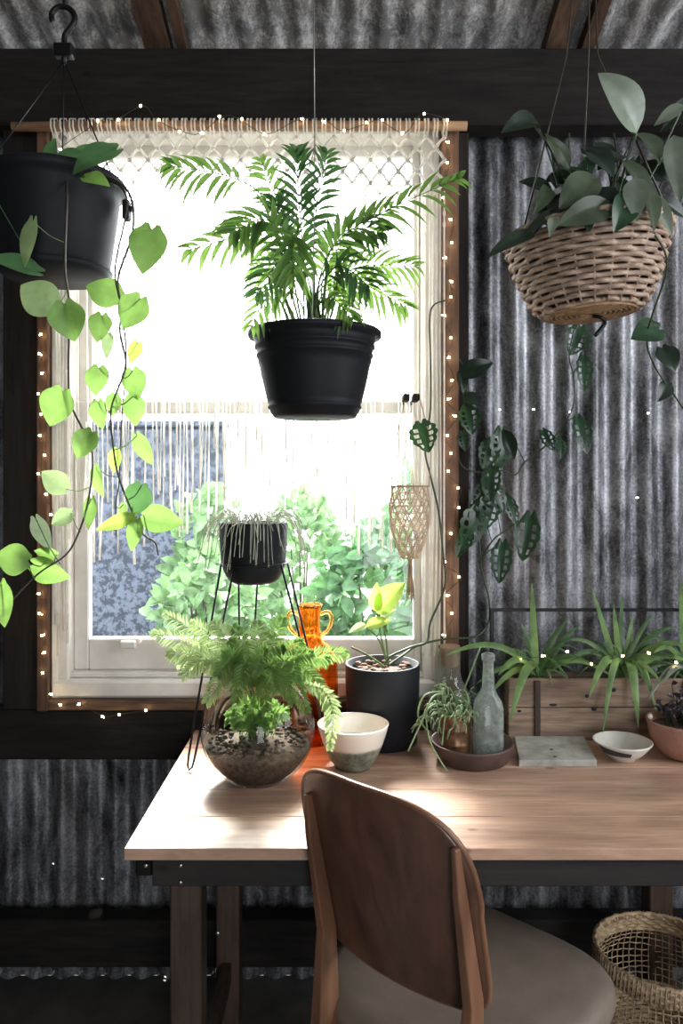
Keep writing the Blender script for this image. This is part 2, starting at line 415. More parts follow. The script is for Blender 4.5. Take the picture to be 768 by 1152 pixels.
def frond(mb, stem_mb, pts, n, ll, lw, start=.3, face=(0, -1, 0), droop=.35, k=5, spread=62, tipf=.45, sr=.0022):
    """feather frond: midrib along pts, paired leaflets"""
    c = spline(pts, 8); m = len(c)
    stem_mb.tube(c, taper(m, sr, sr*.35), 5)
    face = Vector(face).normalized()
    for j in range(n):
        t = start+(1-start)*(j+.5)/n; i = min(m-2, int(t*(m-1))); f = t*(m-1)-i
        p = c[i].lerp(c[i+1], f); ax = (c[i+1]-c[i]).normalized()
        sd = ax.cross(face)
        if sd.length < .15: sd = ax.cross(Vector((1, .3, 0)))
        sd.normalize()
        q = (t-start)/(1-start)
        L = ll*(math.sin(PI*(.18+.72*q))**.7)*rnd(.85, 1.12)
        if q > .8: L *= 1-(q-.8)*1.6*(1-tipf)
        ang = math.radians(spread*(1-.45*q))
        for s in (-1, 1):
            d = (ax*math.cos(ang)+sd*s*math.sin(ang)+face*rnd(-.25, .35)).normalized()
            tip = p+d*L+Vector((0, 0, -droop*L*rnd(.6, 1.2)))
            leaf(mb, p, tip, lw*rnd(.8, 1.15), face+Vector((rnd(-.4, .4), 0, rnd(0, .7))), 'lance', .10, .3, k, 1)
def pot_profile(rb, rt, h, wall=.004, lip=.008, liph=.014, inner=.8, rings=()):
    pr = [(0.001, 0), (rb*.96, 0), (rb, .004)]
    n = 10
    for i in range(1, n+1):
        z = h*i/n
        if z > h-liph: break
        t = z/h; pr.append((rb+(rt-rb)*(t**.8), z))
        for rg in rings:
            if abs(z/h-rg) < .5/n: pr += [(pr[-1][0]+.003, z+.001), (pr[-1][0]+.003, z+.006), (pr[-1][0]+.001, z+.008)]
    pr += [(rt-.002, h-liph), (rt+lip, h-liph+.001), (rt+lip+.001, h-.003), (rt+lip-.002, h), (rt-wall, h), (rt-wall-.002, h-.02)]
    pr += [((rt-wall)*.97, h*inner), (0.001, h*inner)]
    return pr

# ------------------------------------------------------------------ the room
WX0, WX1 = -.815, .305        # wall opening for the window
WZ0, WZ1 = .80, 2.43
PITCH = .0762
def corr_y(x): return DW+.012+.0095*math.cos(2*PI*x/PITCH)
def corr_panel(mb, x0, x1, zs, holes=()):
    nx = max(2, int(round((x1-x0)/(PITCH/12)))); 
    cols = [x0+(x1-x0)*i/nx for i in range(nx+1)]
    vs = [(x, corr_y(x), z) for z in zs for x in cols]; fs = []
    for j in range(len(zs)-1):
        for i in range(nx):
            cxm = (cols[i]+cols[i+1])/2; czm = (zs[j]+zs[j+1])/2
            if any(abs(cxm-hx) <= (x1-x0)/nx*.51 and abs(czm-hz) < .003 for hx, hz in holes): continue
            a = j*(nx+1)+i; fs.append((a, a+1, a+nx+2, a+nx+1))
    mb.add(vs, fs)
X0, X1, ZT = -1.75, 2.3, 2.75
def zlist(a, b, holes):
    z = {a, b}
    for _, hz in holes: z |= {hz-.0018, hz+.0018}
    return sorted(z)
def hole(px, py): p = P(px, py, DW); return (p.x, p.z)
w = MB()
hr = [hole(563, 460), hole(601, 460), hole(730, 465), hole(641, 463), hole(668, 746), hole(720, 560)]
corr_panel(w, WX1, X1, zlist(WZ0, WZ1, hr), hr)
hl = [hole(12, 760)]
corr_panel(w, X0, WX0, zlist(WZ0, WZ1, hl), hl)
hb = [hole(113, 993), hole(58, 975), hole(300, 1050), hole(186, 1100)]
corr_panel(w, X0, X1, zlist(0, WZ0, hb), hb)
corr_panel(w, X0, X1, [WZ1, ZT])
wb = w.build('wall_back', M['galv']); struct(wb)

ROOFS = .34
def roofz(y): return 2.655+ROOFS*(DW-y)
rf = MB()
def rfn(a, b):
    x = X0-.1+(X1-X0+.2)*a; y = DW+.10-(DW+.1+2.7)*b
    return Vector((x, y, roofz(y)+.0095*math.cos(2*PI*x/PITCH)))
rf.grid(rfn, 640, 2)
struct(rf.build('ceiling', M['roof']))
fl = MB(); fl.box((X0, -2.6, -.05), (X1, DW+.02, 0)); struct(fl.build('floor', M['floor']))
YB = -2.6
wl = MB(); wl.box((X0-.05, YB, 0), (X0, DW+.05, 4.3)); struct(wl.build('wall_left', M['plaster']))
# right wall with an unseen opening added to light the back wall's right side
SY0, SY1, SZ0, SZ1 = -.6, 1.2, 1.25, 2.7
wr = MB()
for (ya, yb_, za, zb_) in ((YB, SY0, 0, 4.3), (SY1, DW+.05, 0, 4.3), (SY0, SY1, 0, SZ0), (SY0, SY1, SZ1, 4.3)): wr.box((X1, ya, za), (X1+.05, yb_, zb_))
struct(wr.build('wall_right', M['plaster']))
# rear wall with an unseen opening added behind the camera for fill light
DX0, DX1, DZ1 = .2, 1.15, 2.4
wk = MB(); wk.box((X0, YB-.05, 0), (DX0, YB, 4.4)); wk.box((DX1, YB-.05, 0), (X1, YB, 4.4)); wk.box((DX0, YB-.05, DZ1), (DX1, YB, 4.4))
struct(wk.build('wall_rear', M['plaster']))

# framing timbers
b = MB(); b.box((X0, 2.045, 2.385), (X1, 2.125, 2.592), .004); struct(b.build('beam', M['darkwood']), 'dark timber beam across the top of the wall')
t = MB(); t.box((X0, 2.07, .655), (X1, 2.135, .790), .004); struct(t.build('trim_1', M['darkwood']))
t = MB(); t.box((X0, 2.07, .085), (X1, 2.135, .215), .004); struct(t.build('trim_2', M['darkwood']))
t = MB(); t.box((-.93, 2.075, .79), (-.832, 2.135, 2.385), .003); struct(t.build('trim_3', M['darkwood_v']))
t = MB(); t.box((-.832, 2.06, .79), (-.80, 2.17, 2.385), .003); struct(t.build('trim_4', M['trimwood']))
t = MB(); t.box((.272, 2.055, .80), (.320, 2.15, 2.385), .004); struct(t.build('trim_5', M['trimwood']))
t = MB(); t.box((-.80, 2.06, .793), (.272, 2.17, .822), .003); struct(t.build('trim_6', M['trimwood_h']))
t = MB(); t.box((.322, 2.09, .79), (.352, 2.135, 2.385), .003); struct(t.build('trim_7', M['darkwood_v']))
# rafters
def rafter(x0, x1, dz=.16):
    m = MB(); vs = []
    for y in (DW+.05, YB+.05):
        for (x, z) in ((x0, roofz(y)-.012-dz), (x1, roofz(y)-.012-dz), (x1, roofz(y)-.012), (x0, roofz(y)-.012)):
            vs.append((x, y, z))
    m.add(vs, [(0,1,2,3), (7,6,5,4), (0,4,5,1), (1,5,6,2), (2,6,7,3), (3,7,4,0)], False)
    # notch over the beam: rafters land on its top
    o = m.build('rafter', M['rafter']); struct(o); return o
def rafter2(x0, x1, dz=.045):
    return rafter(x0, x1, dz)
rafter2(-.545, -.475); rafter2(-.455, -.43)
rafter2(.565, .62); rafter2(.665, .70)

# window
win = bpy.data.objects.new('window_1', None); COL.objects.link(win); win.location = (-.265, 2.13, .80); WORLD['window_1'] = Vector(win.location)
win['kind'] = 'structure'; win['label'] = 'white painted timber sash window'
fr = MB()
fx0, fx1, fz0, fz1 = -.798, .270, .822, 2.42
fr.box((fx0, 2.085, fz0), (fx0+.045, 2.20, fz1), .004); fr.box((fx1-.045, 2.085, fz0), (fx1, 2.20, fz1), .004)
fr.box((fx0, 2.085, fz1-.04), (fx1, 2.20, fz1), .004)
fr.box((fx0, 2.078, fz0), (fx0+.018, 2.09, fz1), .003); fr.box((fx1-.018, 2.078, fz0), (fx1, 2.09, fz1), .003)
fr.build('window_frame', M['white'], win)
sl = MB(); sl.box((fx0, 2.075, fz0), (fx1, 2.21, fz0+.05), .008); sl.box((fx0, 2.10, fz0+.05), (fx1, 2.2, fz0+.066), .004); sl.build('window_sill', M['white'], win)
def sash(y, z0, z1, rb, rt, name):
    s = MB(); a, c = fx0+.045, fx1-.045
    s.box((a, y, z0), (a+.042, y+.035, z1), .004); s.box((c-.022, y, z0), (c, y+.035, z1), .004)
    s.box((a+.042, y, z0), (c-.022, y+.035, z0+rb), .004); s.box((a+.042, y, z1-rt), (c-.022, y+.035, z1), .004)
    so = s.build(name, M['white'], win)
    g = MB(); g.box((a+.04, y+.016, z0+rb-.003), (c-.02, y+.019, z1-rt+.003)); g.build('glass_pane', M['pane'], so); return so
s1 = sash(2.125, .888, 1.645, .088, .034, 'lower_sash')
sash(2.163, 1.615, 2.39, .034, .04, 'upper_sash')
lf = MB(); p = P(146, 722, 2.11); lf.box((p.x-.03, 2.100, p.z-.006), (p.x+.03, 2.128, p.z+.012), .004); lf.box((p.x-.022, 2.088, p.z-.016), (p.x+.022, 2.102, p.z+.006), .004); lf.build('sash_lift', M['white'], s1)

# outside: ground, block wall, shrubs
g = MB(); g.box((-9, DW+.1, -.1), (9, 14, -.02)); o = g.build('ground', M['gravel']); struct(o, 'pale ground outside the window')
fe = MB(); yf = 4.6
fz = 1.76
fe.box((-2.9, yf, -.02), (-.72, yf+.12, fz), .02)
fe.box((-2.9, yf-.02, fz), (-.70, yf+.14, fz+.04), .01)
tag(fe.build('garden_wall', M['fence']), 'low blue-grey pebbled wall outside the lower left of the window', 'wall')
def bush(c, rx, rz, n, m, label, ls=.06, ry=.35):
    fo = MB()
    root = thing('garden_shrub', label, 'shrub', (c[0], c[1], -.02), 'shrubs outside the window')
    for _ in range(n):
        a = rnd(0, 2*PI); e = math.acos(rnd(-1, 1)); rr = rnd(.55, 1)**.5
        p = Vector((c[0]+rx*rr*math.sin(e)*math.cos(a), c[1]+ry*rr*math.sin(e)*math.sin(a), c[2]+rz*rr*math.cos(e)))
        d = Vector((rnd(-1, 1), rnd(-1, .3), rnd(-.8, .9))).normalized(); L = ls*rnd(.7, 1.5)
        leaf(fo, p, p+d*L, L*.5, (rnd(-.5, .5), -1, rnd(.2, 1)), 'oval', .1, .15, 4, 1)
    fo.build('foliage', m, root)
    st = MB()
    for k in range(5):
        a = rnd(-1, 1); st.tube([(c[0]+a*.05, c[1], -.02), (c[0]+a*rx*.3, c[1], c[2]*.5), (c[0]+a*rx*.7, c[1], c[2]+rz*.3)], taper(3, .014, .005), 6)
    st.build('stem', M['stem'], root)
bush((.17, 3.6, .82), .30, .42, 800, M['bush'], 'deep green leafy shrub outside behind the black ceramic pot', .08, .25)
bush((-.62, 3.6, .72), .27, .36, 600, M['bush2'], 'pale green shrub outside behind the terrarium fern', .08, .25)
bush((.62, 4.9, 1.0), .36, .62, 600, M['bush'], 'taller green shrub outside at the lower right of the glass', .09, .3)
bush((-.24, 4.7, .86), .28, .52, 500, M['bush2'], 'light shrub outside behind the wire plant stand', .09, .3)

bush((-.72, 4.12, .86), .2, .60, 520, M['bush2'], 'narrow pale shrub outside against the end of the pebbled wall', .08, .22)

# ------------------------------------------------------------------ curtain rod, macrame curtain
rd = MB(); zr = P(0, 141, 2.02).z
rd.tube([(P(14, 0, 2.02).x+.0, 2.02, zr-.004), (-.3, 2.02, zr), (P(525, 0, 2.02).x, 2.02, zr-.002)], .0125, 12)
tag(rd.build('curtain_rod', M['rod']), 'round pale wooden rod above the window under the dark beam', 'curtain rod')
cur = thing('macrame_curtain', 'cream macrame curtain with knotted diamond header and long loose fringe over the window', 'curtain', ((P(280, 0, 2.03).x), 2.03, 1.1))
x0, x1 = P(62, 0, 2.02).x, P(500, 0, 2.02).x
ncol = 21; dx = (x1-x0)/ncol
lp = MB()
for i in range(ncol*2+1):                                # lark's head loops over the rod
    x = x0+dx*i*.5
    for o in (-.0045, .0045):
        lp.tube([(x+o, 2.022, zr-.03), (x+o, 2.001, zr-.012), (x+o, 2.001, zr+.008), (x+o, 2.02, zr+.018), (x+o, 2.038, zr+.004), (x+o, 2.03, zr-.02)], .0022, 5)
lp.build('rod_loop', M['rope'], cur)
nt_ = MB(); kn = MB(); rows = 6; dz = .031; zt = zr-.03
def rowx(i, r): return x0+dx*(i+(.5 if r % 2 else 0))
endz = {}
for r in range(rows):
    for i in range(ncol+(0 if r % 2 else 1)):
        x = rowx(i, r); z = zt-dz*r
        # header hangs lower toward the right, as the knots do in the photograph
        lim = 2.2+2.8*max(0, (i/ncol-.45)/.55)
        if r > lim: continue
        endz[(i)] = z
        kn.ball((x, 2.024, z), .0062, 5, (1, .8, 1.2))
        for s in (-1, 1):
            j = i if r % 2 == 0 and s == 1 else (i-1 if r % 2 == 0 else (i if s == -1 else i+1))
            xx = x+s*dx*.5
            if x0-.001 <= xx <= x1+.001:
                for o in (-.0024, .0024): nt_.tube([(x+o, 2.022, z), ((x+xx)/2+o, 2.019, z-dz*.42), (xx+o, 2.022, z-dz)], .0021, 4)
    # filler cords of the top row
fg = MB()
NF = 100
for i in range(NF+1):
    x = x0+(x1-x0)*i/NF+rnd(-.002, .002); ii = min(ncol, int(i*ncol/NF))
    zs = endz.get(ii, zt)-.02
    q = i/NF
    if i % 5 == 0:
        for z in (zs-.04-.02*(ii % 2), zs-.09-.02*(ii % 3)):
            if (ii*7+3) % 5 < 3: fg.ball((x, 2.024, z), .005, 5, (.8, .8, 2.2))
    ln = .95+.10*math.sin(q*9)+rnd(-.10, .07)
    if q > .93 or q < .035: ln = 1.35+rnd(-.1, .1)
    ze = max(.95, zt-ln-.03)
    if R.random() < (.30 if q < .9 else 0): continue
    rad = rnd(.0012, .0021)*(1.5 if (q > .93 or q < .035) else 1)
    y = 2.024+rnd(-.006, .006); sway = rnd(-.006, .006)
    fg.tube([(x, y, zs), (x+sway*.3, y, zs-(zs-ze)*.33), (x-sway*.4, y, zs-(zs-ze)*.66), (x+sway, y, ze)], [rad, rad, rad, rad*1.4], 4)
fg.build('fringe', M['rope'], cur)
# short second fringe tied where the lower half begins
tz = P(0, 462, 2.03).z
f2 = MB()
for i in range(46):
    x = x0+.06+(x1-x0-.12)*i/45+rnd(-.003, .003)
    ln = rnd(.20, .38)+.08*math.sin(i*.35); tz = P(0, 462, 2.03).z+rnd(-.05, .02)
    if R.random() < .25: continue
    f2.tube([(x, 2.03, tz+.02), (x+rnd(-.004, .004), 2.03, tz-ln*.5), (x+rnd(-.008, .008), 2.03, tz-ln)], [.0016, .0022, .0036], 5)
f2.build('lower_fringe', M['rope'], cur)
o_ = len(nt_.v); nt_.v += kn.v; nt_.f += [tuple(i+o_ for i in f) for f in kn.f]; nt_.sm += kn.sm
nt_.build('diamond_netting', M['rope'], cur)

# ------------------------------------------------------------------ fairy lights
def string_light(pts, d, label, group='fairy lights'):
    root = thing('string_lights', label, 'fairy lights', P(pts[0][0], pts[0][1], d), group)
    path = []
    for (x, y) in pts: path += [P(x+(3 if len(path) % 2 else -3), y, d+.004)]
    wmb = MB(); wmb.tube(spline(path, 4), .0009, 4); wmb.build('wire', M['greenwire'], root)
    for (x, y) in pts:
        p = P(x, y, d); q = p+Vector((rnd(-.009, .009), 0, rnd(-.004, .004)))
        bm_ = MB(); bm_.ball(p, .0031, 6, (1.1, 1, 1.1)); bm_.tube([p, q], [.0022, .0012], 5); bm_.build('bulb', M['bulb'], root)
string_light([(46, 376), (44, 398), (47, 420), (43, 443), (46, 466), (45, 490), (50, 512), (43, 533), (52, 556), (57, 579), (46, 600), (44, 622), (47, 645), (44, 668), (44, 690), (47, 715), (50, 734), (48, 757), (58, 781), (68, 793), (89, 792), (115, 806), (134, 804), (164, 799)], 2.045, 'fairy lights running down the left side of the window and under it')
string_light([(68, 168), (110, 136), (133, 135), (158, 119), (179, 135), (202, 148), (228, 150), (247, 131), (272, 134), (297, 151), (340, 134), (365, 137), (387, 147), (412, 138), (430, 135), (452, 150), (477, 128), (503, 135)], 1.99, 'fairy lights wound along the wooden rod above the window')
string_light([(504, 160), (503, 183), (499, 222), (507, 247), (508, 273), (501, 290), (508, 317), (507, 334), (500, 355), (507, 380), (505, 402), (508, 428), (504, 449), (512, 468), (503, 490), (507, 510), (504, 530), (515, 549), (516, 571), (507, 600), (500, 632), (516, 649), (503, 670), (508, 690), (500, 715)], 2.04, 'fairy lights running down the right side of the window')
string_light([(585, 742), (610, 738), (638, 733), (665, 747), (700, 738), (730, 735), (760, 745)], 1.955, 'fairy lights strung along the top of the wooden crate')

# ------------------------------------------------------------------ palm in black pot
def palm():
    d = 1.72; c = P(354, 0, d); zb = P(0, 470, d).z; zt = P(0, 374, d).z; h = zt-zb
    root = thing('hanging_palm', 'bushy parlour palm in round ribbed black pot hanging before the window', 'hanging plant', (c.x, d, zb))
    pm = MB(); pm.lathe(pot_profile(.096, .141, h, lip=.010, rings=(.8, .68, .12)), (c.x, d, zb), 56); po = pm.build('pot', M['blackpot'], root)
    so = MB(); so.lathe([(.001, .008), (.08, .006), (.131, 0)], (c.x, d, zb+h*.85), 32); so.build('soil', M['soil'], root)
    wz = zt+.42
    for k in range(3):
        a = math.radians(30+120*k); e = Vector((c.x+.145*math.cos(a), d+.145*math.sin(a), zt-.004))
        wm = MB(); wm.tube([e, (c.x, d, wz)], .0011, 5); wm.tube([e+Vector((0,0,-.008)), e+Vector((.004*math.cos(a),.004*math.sin(a),.01))], .004, 6); wm.build('hanger_wire', M['wire'], root)
    hw = MB(); ztop = roofz(d)-.012; hw.tube([(c.x, d, wz-.01), (c.x-.002, d, wz+.3), (c.x, d, ztop)], .0014, 6); hw.build('hanger_wire', M['wire'], root)
    s0 = Vector((c.x, d, zb+h*.85))
    specs = [ # control points (px, px, depth offset) x3, n, leaflet length, width, mat, start
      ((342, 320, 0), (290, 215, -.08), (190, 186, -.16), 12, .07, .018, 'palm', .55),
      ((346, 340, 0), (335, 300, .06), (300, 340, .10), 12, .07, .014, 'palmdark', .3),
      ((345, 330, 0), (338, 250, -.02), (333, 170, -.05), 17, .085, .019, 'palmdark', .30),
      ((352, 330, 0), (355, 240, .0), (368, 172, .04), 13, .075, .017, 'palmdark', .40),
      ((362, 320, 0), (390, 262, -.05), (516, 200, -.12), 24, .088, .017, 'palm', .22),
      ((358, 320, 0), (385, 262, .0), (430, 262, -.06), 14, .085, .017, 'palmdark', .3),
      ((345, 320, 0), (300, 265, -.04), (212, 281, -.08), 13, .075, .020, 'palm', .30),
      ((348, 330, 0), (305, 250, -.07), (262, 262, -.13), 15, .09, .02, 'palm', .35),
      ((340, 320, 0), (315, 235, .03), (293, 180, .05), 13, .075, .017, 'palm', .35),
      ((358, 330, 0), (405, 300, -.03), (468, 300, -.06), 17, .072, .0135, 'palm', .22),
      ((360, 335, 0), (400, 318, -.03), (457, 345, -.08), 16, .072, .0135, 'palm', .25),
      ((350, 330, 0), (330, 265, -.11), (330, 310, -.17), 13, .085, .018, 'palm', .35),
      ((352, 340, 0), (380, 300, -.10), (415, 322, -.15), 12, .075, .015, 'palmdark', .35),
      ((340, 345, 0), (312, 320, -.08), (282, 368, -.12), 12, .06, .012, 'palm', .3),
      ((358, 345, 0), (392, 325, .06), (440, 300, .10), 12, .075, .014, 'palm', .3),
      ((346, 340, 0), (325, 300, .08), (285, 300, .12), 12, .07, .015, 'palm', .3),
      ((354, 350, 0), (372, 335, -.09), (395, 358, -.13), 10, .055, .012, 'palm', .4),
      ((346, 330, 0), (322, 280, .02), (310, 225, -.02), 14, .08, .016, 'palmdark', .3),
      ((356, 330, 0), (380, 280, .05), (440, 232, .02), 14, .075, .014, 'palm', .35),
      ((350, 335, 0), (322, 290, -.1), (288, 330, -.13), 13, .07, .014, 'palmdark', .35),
]
    for (a, b_, c_, n, ll, lw, mt, st) in specs:
        base = s0+Vector(((a[0]-350)*.0028, rnd(-.03, .03), 0))
        pts = [base, P(a[0], a[1], d), P(b_[0], b_[1], d+b_[2]), P(c_[0], c_[1], d+c_[2])]
        fm = MB()
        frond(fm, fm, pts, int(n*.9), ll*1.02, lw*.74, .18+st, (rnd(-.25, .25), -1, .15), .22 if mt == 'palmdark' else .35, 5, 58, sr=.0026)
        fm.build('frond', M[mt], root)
    st = MB()
    for k in range(22):
        a = rnd(-1, 1); b0 = s0+Vector((a*.04, rnd(-.04, .04), 0)); st.tube([b0, b0+Vector((a*.03, rnd(-.02, .02), .07)), b0+Vector((a*.07, rnd(-.04, .04), rnd(.12, .19)))], taper(3, .0034, .002), 6)
    st.build('cane', M['stemg'], root)
palm()
# eye hook for palm wire
def eyehook(x, y, z, label, name='ceiling_hook', big=False):
    m = MB(); r = .011 if not big else .02
    if not big:
        m.tube([(x, y, z+.03), (x, y, z)], .002, 6); m.tube([(x+r*math.sin(a), y, z-r+r*math.cos(a)) for a in [2*PI*k/12 for k in range(12)]], .002, 6, closed=True)
    return tag(m.build(name, M['blackmetal']), label, 'hook')

# ------------------------------------------------------------------ pothos, left
def pothos():
    d = 1.60; c = P(62, 0, d); zb = P(0, 306, d-.02).z; zt = P(0, 204, d).z; h = zt-zb
    root = thing('hanging_pothos', 'trailing heart-leaved pothos in black plastic pot at upper left', 'hanging plant', (c.x, d, zb))
    pm = MB(); pm.lathe(pot_profile(.108, .137, h, rings=(.88,), lip=.007, liph=.02), (c.x, d, zb), 48); pm.build('pot', M['blackpot'], root)
    sa = MB(); sa.lathe([(.001, -.004), (.105, -.004), (.118, .010), (.115, .012), (.10, .001), (.001, .001)], (c.x, d, zb-.002), 40); sa.build('saucer', M['blackpot'], root)
    cl = MB(); p = P(143, 232, d); cl.box((p.x-.008, d-.012, p.z-.03), (p.x+.006, d+.012, p.z+.012), .003); cl.box((p.x+.003, d-.006, p.z-.012), (p.x+.011, d+.006, p.z), .002); cl.build('clip', M['blackpot'], root)
    so = MB(); so.lathe([(.001, .008), (.08, .006), (.13, 0)], (c.x, d, zb+h*.87), 32); so.build('soil', M['soil'], root)
    hk = P(72, 62, d)
    for k in range(3):
        a = math.radians(-15+120*k); e = Vector((c.x+.14*math.cos(a), d+.14*math.sin(a), zt-.012))
        wm = MB(); wm.tube([e, Vector((hk.x, d, hk.z-.012))], .0016, 5); wm.build('hanger_wire', M['blackmetal'], root)
    # vines
    vines = [
     ([(72, 196, 0), (74, 200, -.09), (75, 225, -.155), (73, 300, -.155), (78, 345, -.15), (77, 420, -.15), (80, 455, -.15), (95, 487, -.15), (104, 515, -.15), (99, 565, -.16), (86, 605, -.17), (72, 626, -.18), (40, 648, -.2), (-3, 694, -.22)], .0026),
     ([(112, 200, 0), (130, 203, -.13), (147, 222, -.15), (149, 262, -.14), (133, 312, -.13), (136, 345, -.12), (135, 375, -.12), (141, 412, -.12), (125, 460, -.12), (127, 500, -.12), (133, 535, -.13), (147, 572, -.13), (160, 600, -.13), (174, 610, -.13), (178, 625, -.13)], .0026),
     ([(100, 205, 0), (128, 205, -.1), (143, 228, -.12), (131, 290, -.11), (130, 315, -.10), (137, 350, -.09), (142, 405, -.09), (137, 470, -.09), (134, 540, -.10), (130, 570, -.10), (131, 604, -.1)], .0022)]
    leaves = [ # vine, cx, cy, length px, width px, tip angle (0 right, 90 down), material
     [(33, 273, 54, 22, 100, 'pothos_pale'), (44, 335, 46, 40, 215, 'pothos_pale'), (78, 361, 44, 40, 75, 'pothos'), (64, 458, 42, 38, 110, 'pothos'),
      (96, 500, 34, 28, 120, 'pothos'), (62, 541, 34, 26, 215, 'pothos_pale'), (70, 583, 26, 20, 150, 'pothos_pale'), (48, 600, 40, 20, 65, 'lilypale'), (101, 577, 36, 14, 95, 'pothos'),
      (15, 628, 36, 34, 190, 'pothos'), (57, 642, 44, 28, 20, 'pothos'), (3, 679, 50, 26, 85, 'pothos'), (52, 622, 26, 13, 190, 'pothos')],
     [(166, 281, 52, 40, 102, 'pothos'), (149, 351, 40, 36, 120, 'pothos'), (152, 432, 34, 26, 80, 'pothos'), (151, 461, 34, 24, 85, 'pothos'), (162, 505, 38, 18, 62, 'pothos'),
      (112, 541, 36, 16, 75, 'pothos'), (155, 562, 36, 30, 105, 'pothos_dark'), (182, 584, 46, 30, 12, 'pothos'), (151, 601, 36, 17, 100, 'pothos'), (130, 588, 44, 16, 160, 'lime'), (113, 466, 32, 22, 80, 'pothos')],
     [(117, 329, 40, 34, 200, 'pothos'), (112, 369, 32, 24, 100, 'pothos'), (121, 388, 30, 14, 95, 'pothos_pale'), (110, 428, 32, 26, 95, 'pothos'), (151, 396, 26, 15, 110, 'lime'), (130, 518, 26, 18, 100, 'lime'), (138, 577, 22, 10, 95, 'pothos'), (128, 455, 24, 18, 100, 'pothos')]]
    for (vp, r), lv in zip(vines, leaves):
        pts = spline([P(x, y, d+o) for x, y, o in vp], 6)
        vm = MB(); vm.tube(pts, taper(len(pts), r, r*.6), 6)
        vo = vm.build('vine', M['stem'], root)
        for (x, y, L, w_, ang, mt) in lv:
            a = math.radians(ang); best = min(pts, key=lambda q: (q-P(x, y, q.y)).length+ (q.z > zt-.03)*1.0)
            dd = best.y+rnd(-.035, .02)
            bx, by = x-math.cos(a)*L*.45, y-math.sin(a)*L*.45; tx, ty = x+math.cos(a)*L*.55, y+math.sin(a)*L*.55
            lm = MB(); B = P(bx, by, dd); T = P(tx, ty, dd+rnd(-.02, .02))
            leaf(lm, B, T, w_*dd/F*1.08, (rnd(-.4, .4), -1, rnd(-.1, .4)), 'heart', rnd(-.08, .12), rnd(.05, .18), 10, 3)
            # petiole
            att = best+Vector((0, 0, rnd(-.01, .012))); mid = (att+B)/2+Vector((0, 0, -.006))
            lm.tube(spline([att, mid, B], 4), .0011, 5)
            lm.build('leaf', M[mt], vo)
    for (x, y, L, w_, ang, mt, o) in [(106, 183, 56, 34, 150, 'pothos_dark', -.12), (75, 182, 44, 26, 160, 'pothos_dark', -.05), (110, 205, 30, 20, 20, 'pothos', -.12), (8, 188, 40, 20, 200, 'pothos_dark', -.05), (14, 298, 60, 22, 195, 'pothos_dark', -.15), (40, 196, 36, 22, 190, 'pothos_dark', .02), (95, 174, 34, 22, -40, 'pothos_dark', .03), (60, 170, 30, 20, -80, 'pothos_dark', 0)]:
        a = math.radians(ang); bx, by = x-math.cos(a)*L*.5, y-math.sin(a)*L*.5; tx, ty = x+math.cos(a)*L*.5, y+math.sin(a)*L*.5
        lm = MB(); B = P(bx, by, d+o); leaf(lm, B, P(tx, ty, d+o-.02), w_*d/F, (rnd(-.2, .2), -1, .5), 'heart', .1, .1, 9, 3)
        lm.tube(spline([Vector((c.x+rnd(-.04, .04), d, zb+h*.87)), (Vector((c.x, d, zt+.04))+B)/2, B] if y < 230 else [Vector((c.x-.1, d-.15, zt-.02)), B], 4), .0013, 5)
        lm.build('leaf', M[mt], root)
    # the S hook it hangs from
    m = MB(); z0 = hk.z; s = d/F
    pts = [(-13, -38), (-14, -46), (-8, -53), (2, -54), (10, -48), (12, -39), (7, -30), (1, -22), (0, -12), (0, 0)]
    m.tube(spline([Vector((hk.x+a*s, d, z0-b_*s)) for a, b_ in pts], 5), .0062, 8)
    m.box((hk.x-.020, d-.012, z0-.006), (hk.x+.020, d+.012, z0+.022), .003)
    m.tube([(hk.x, d, z0-.02), (hk.x, d, z0+.01)], .005, 8)
    tag(m.build('s_hook', M['blackmetal']), 'black curved metal hook holding the pothos pot at upper left', 'hook')
    ch = MB(); ch.tube([(hk.x, d, z0+54*s-.006), (hk.x, d, roofz(d)-.012)], .003, 6); tag(ch.build('hook_wire', M['blackmetal']), 'short black wire holding the curved hook up to the roof', 'wire')
pothos()

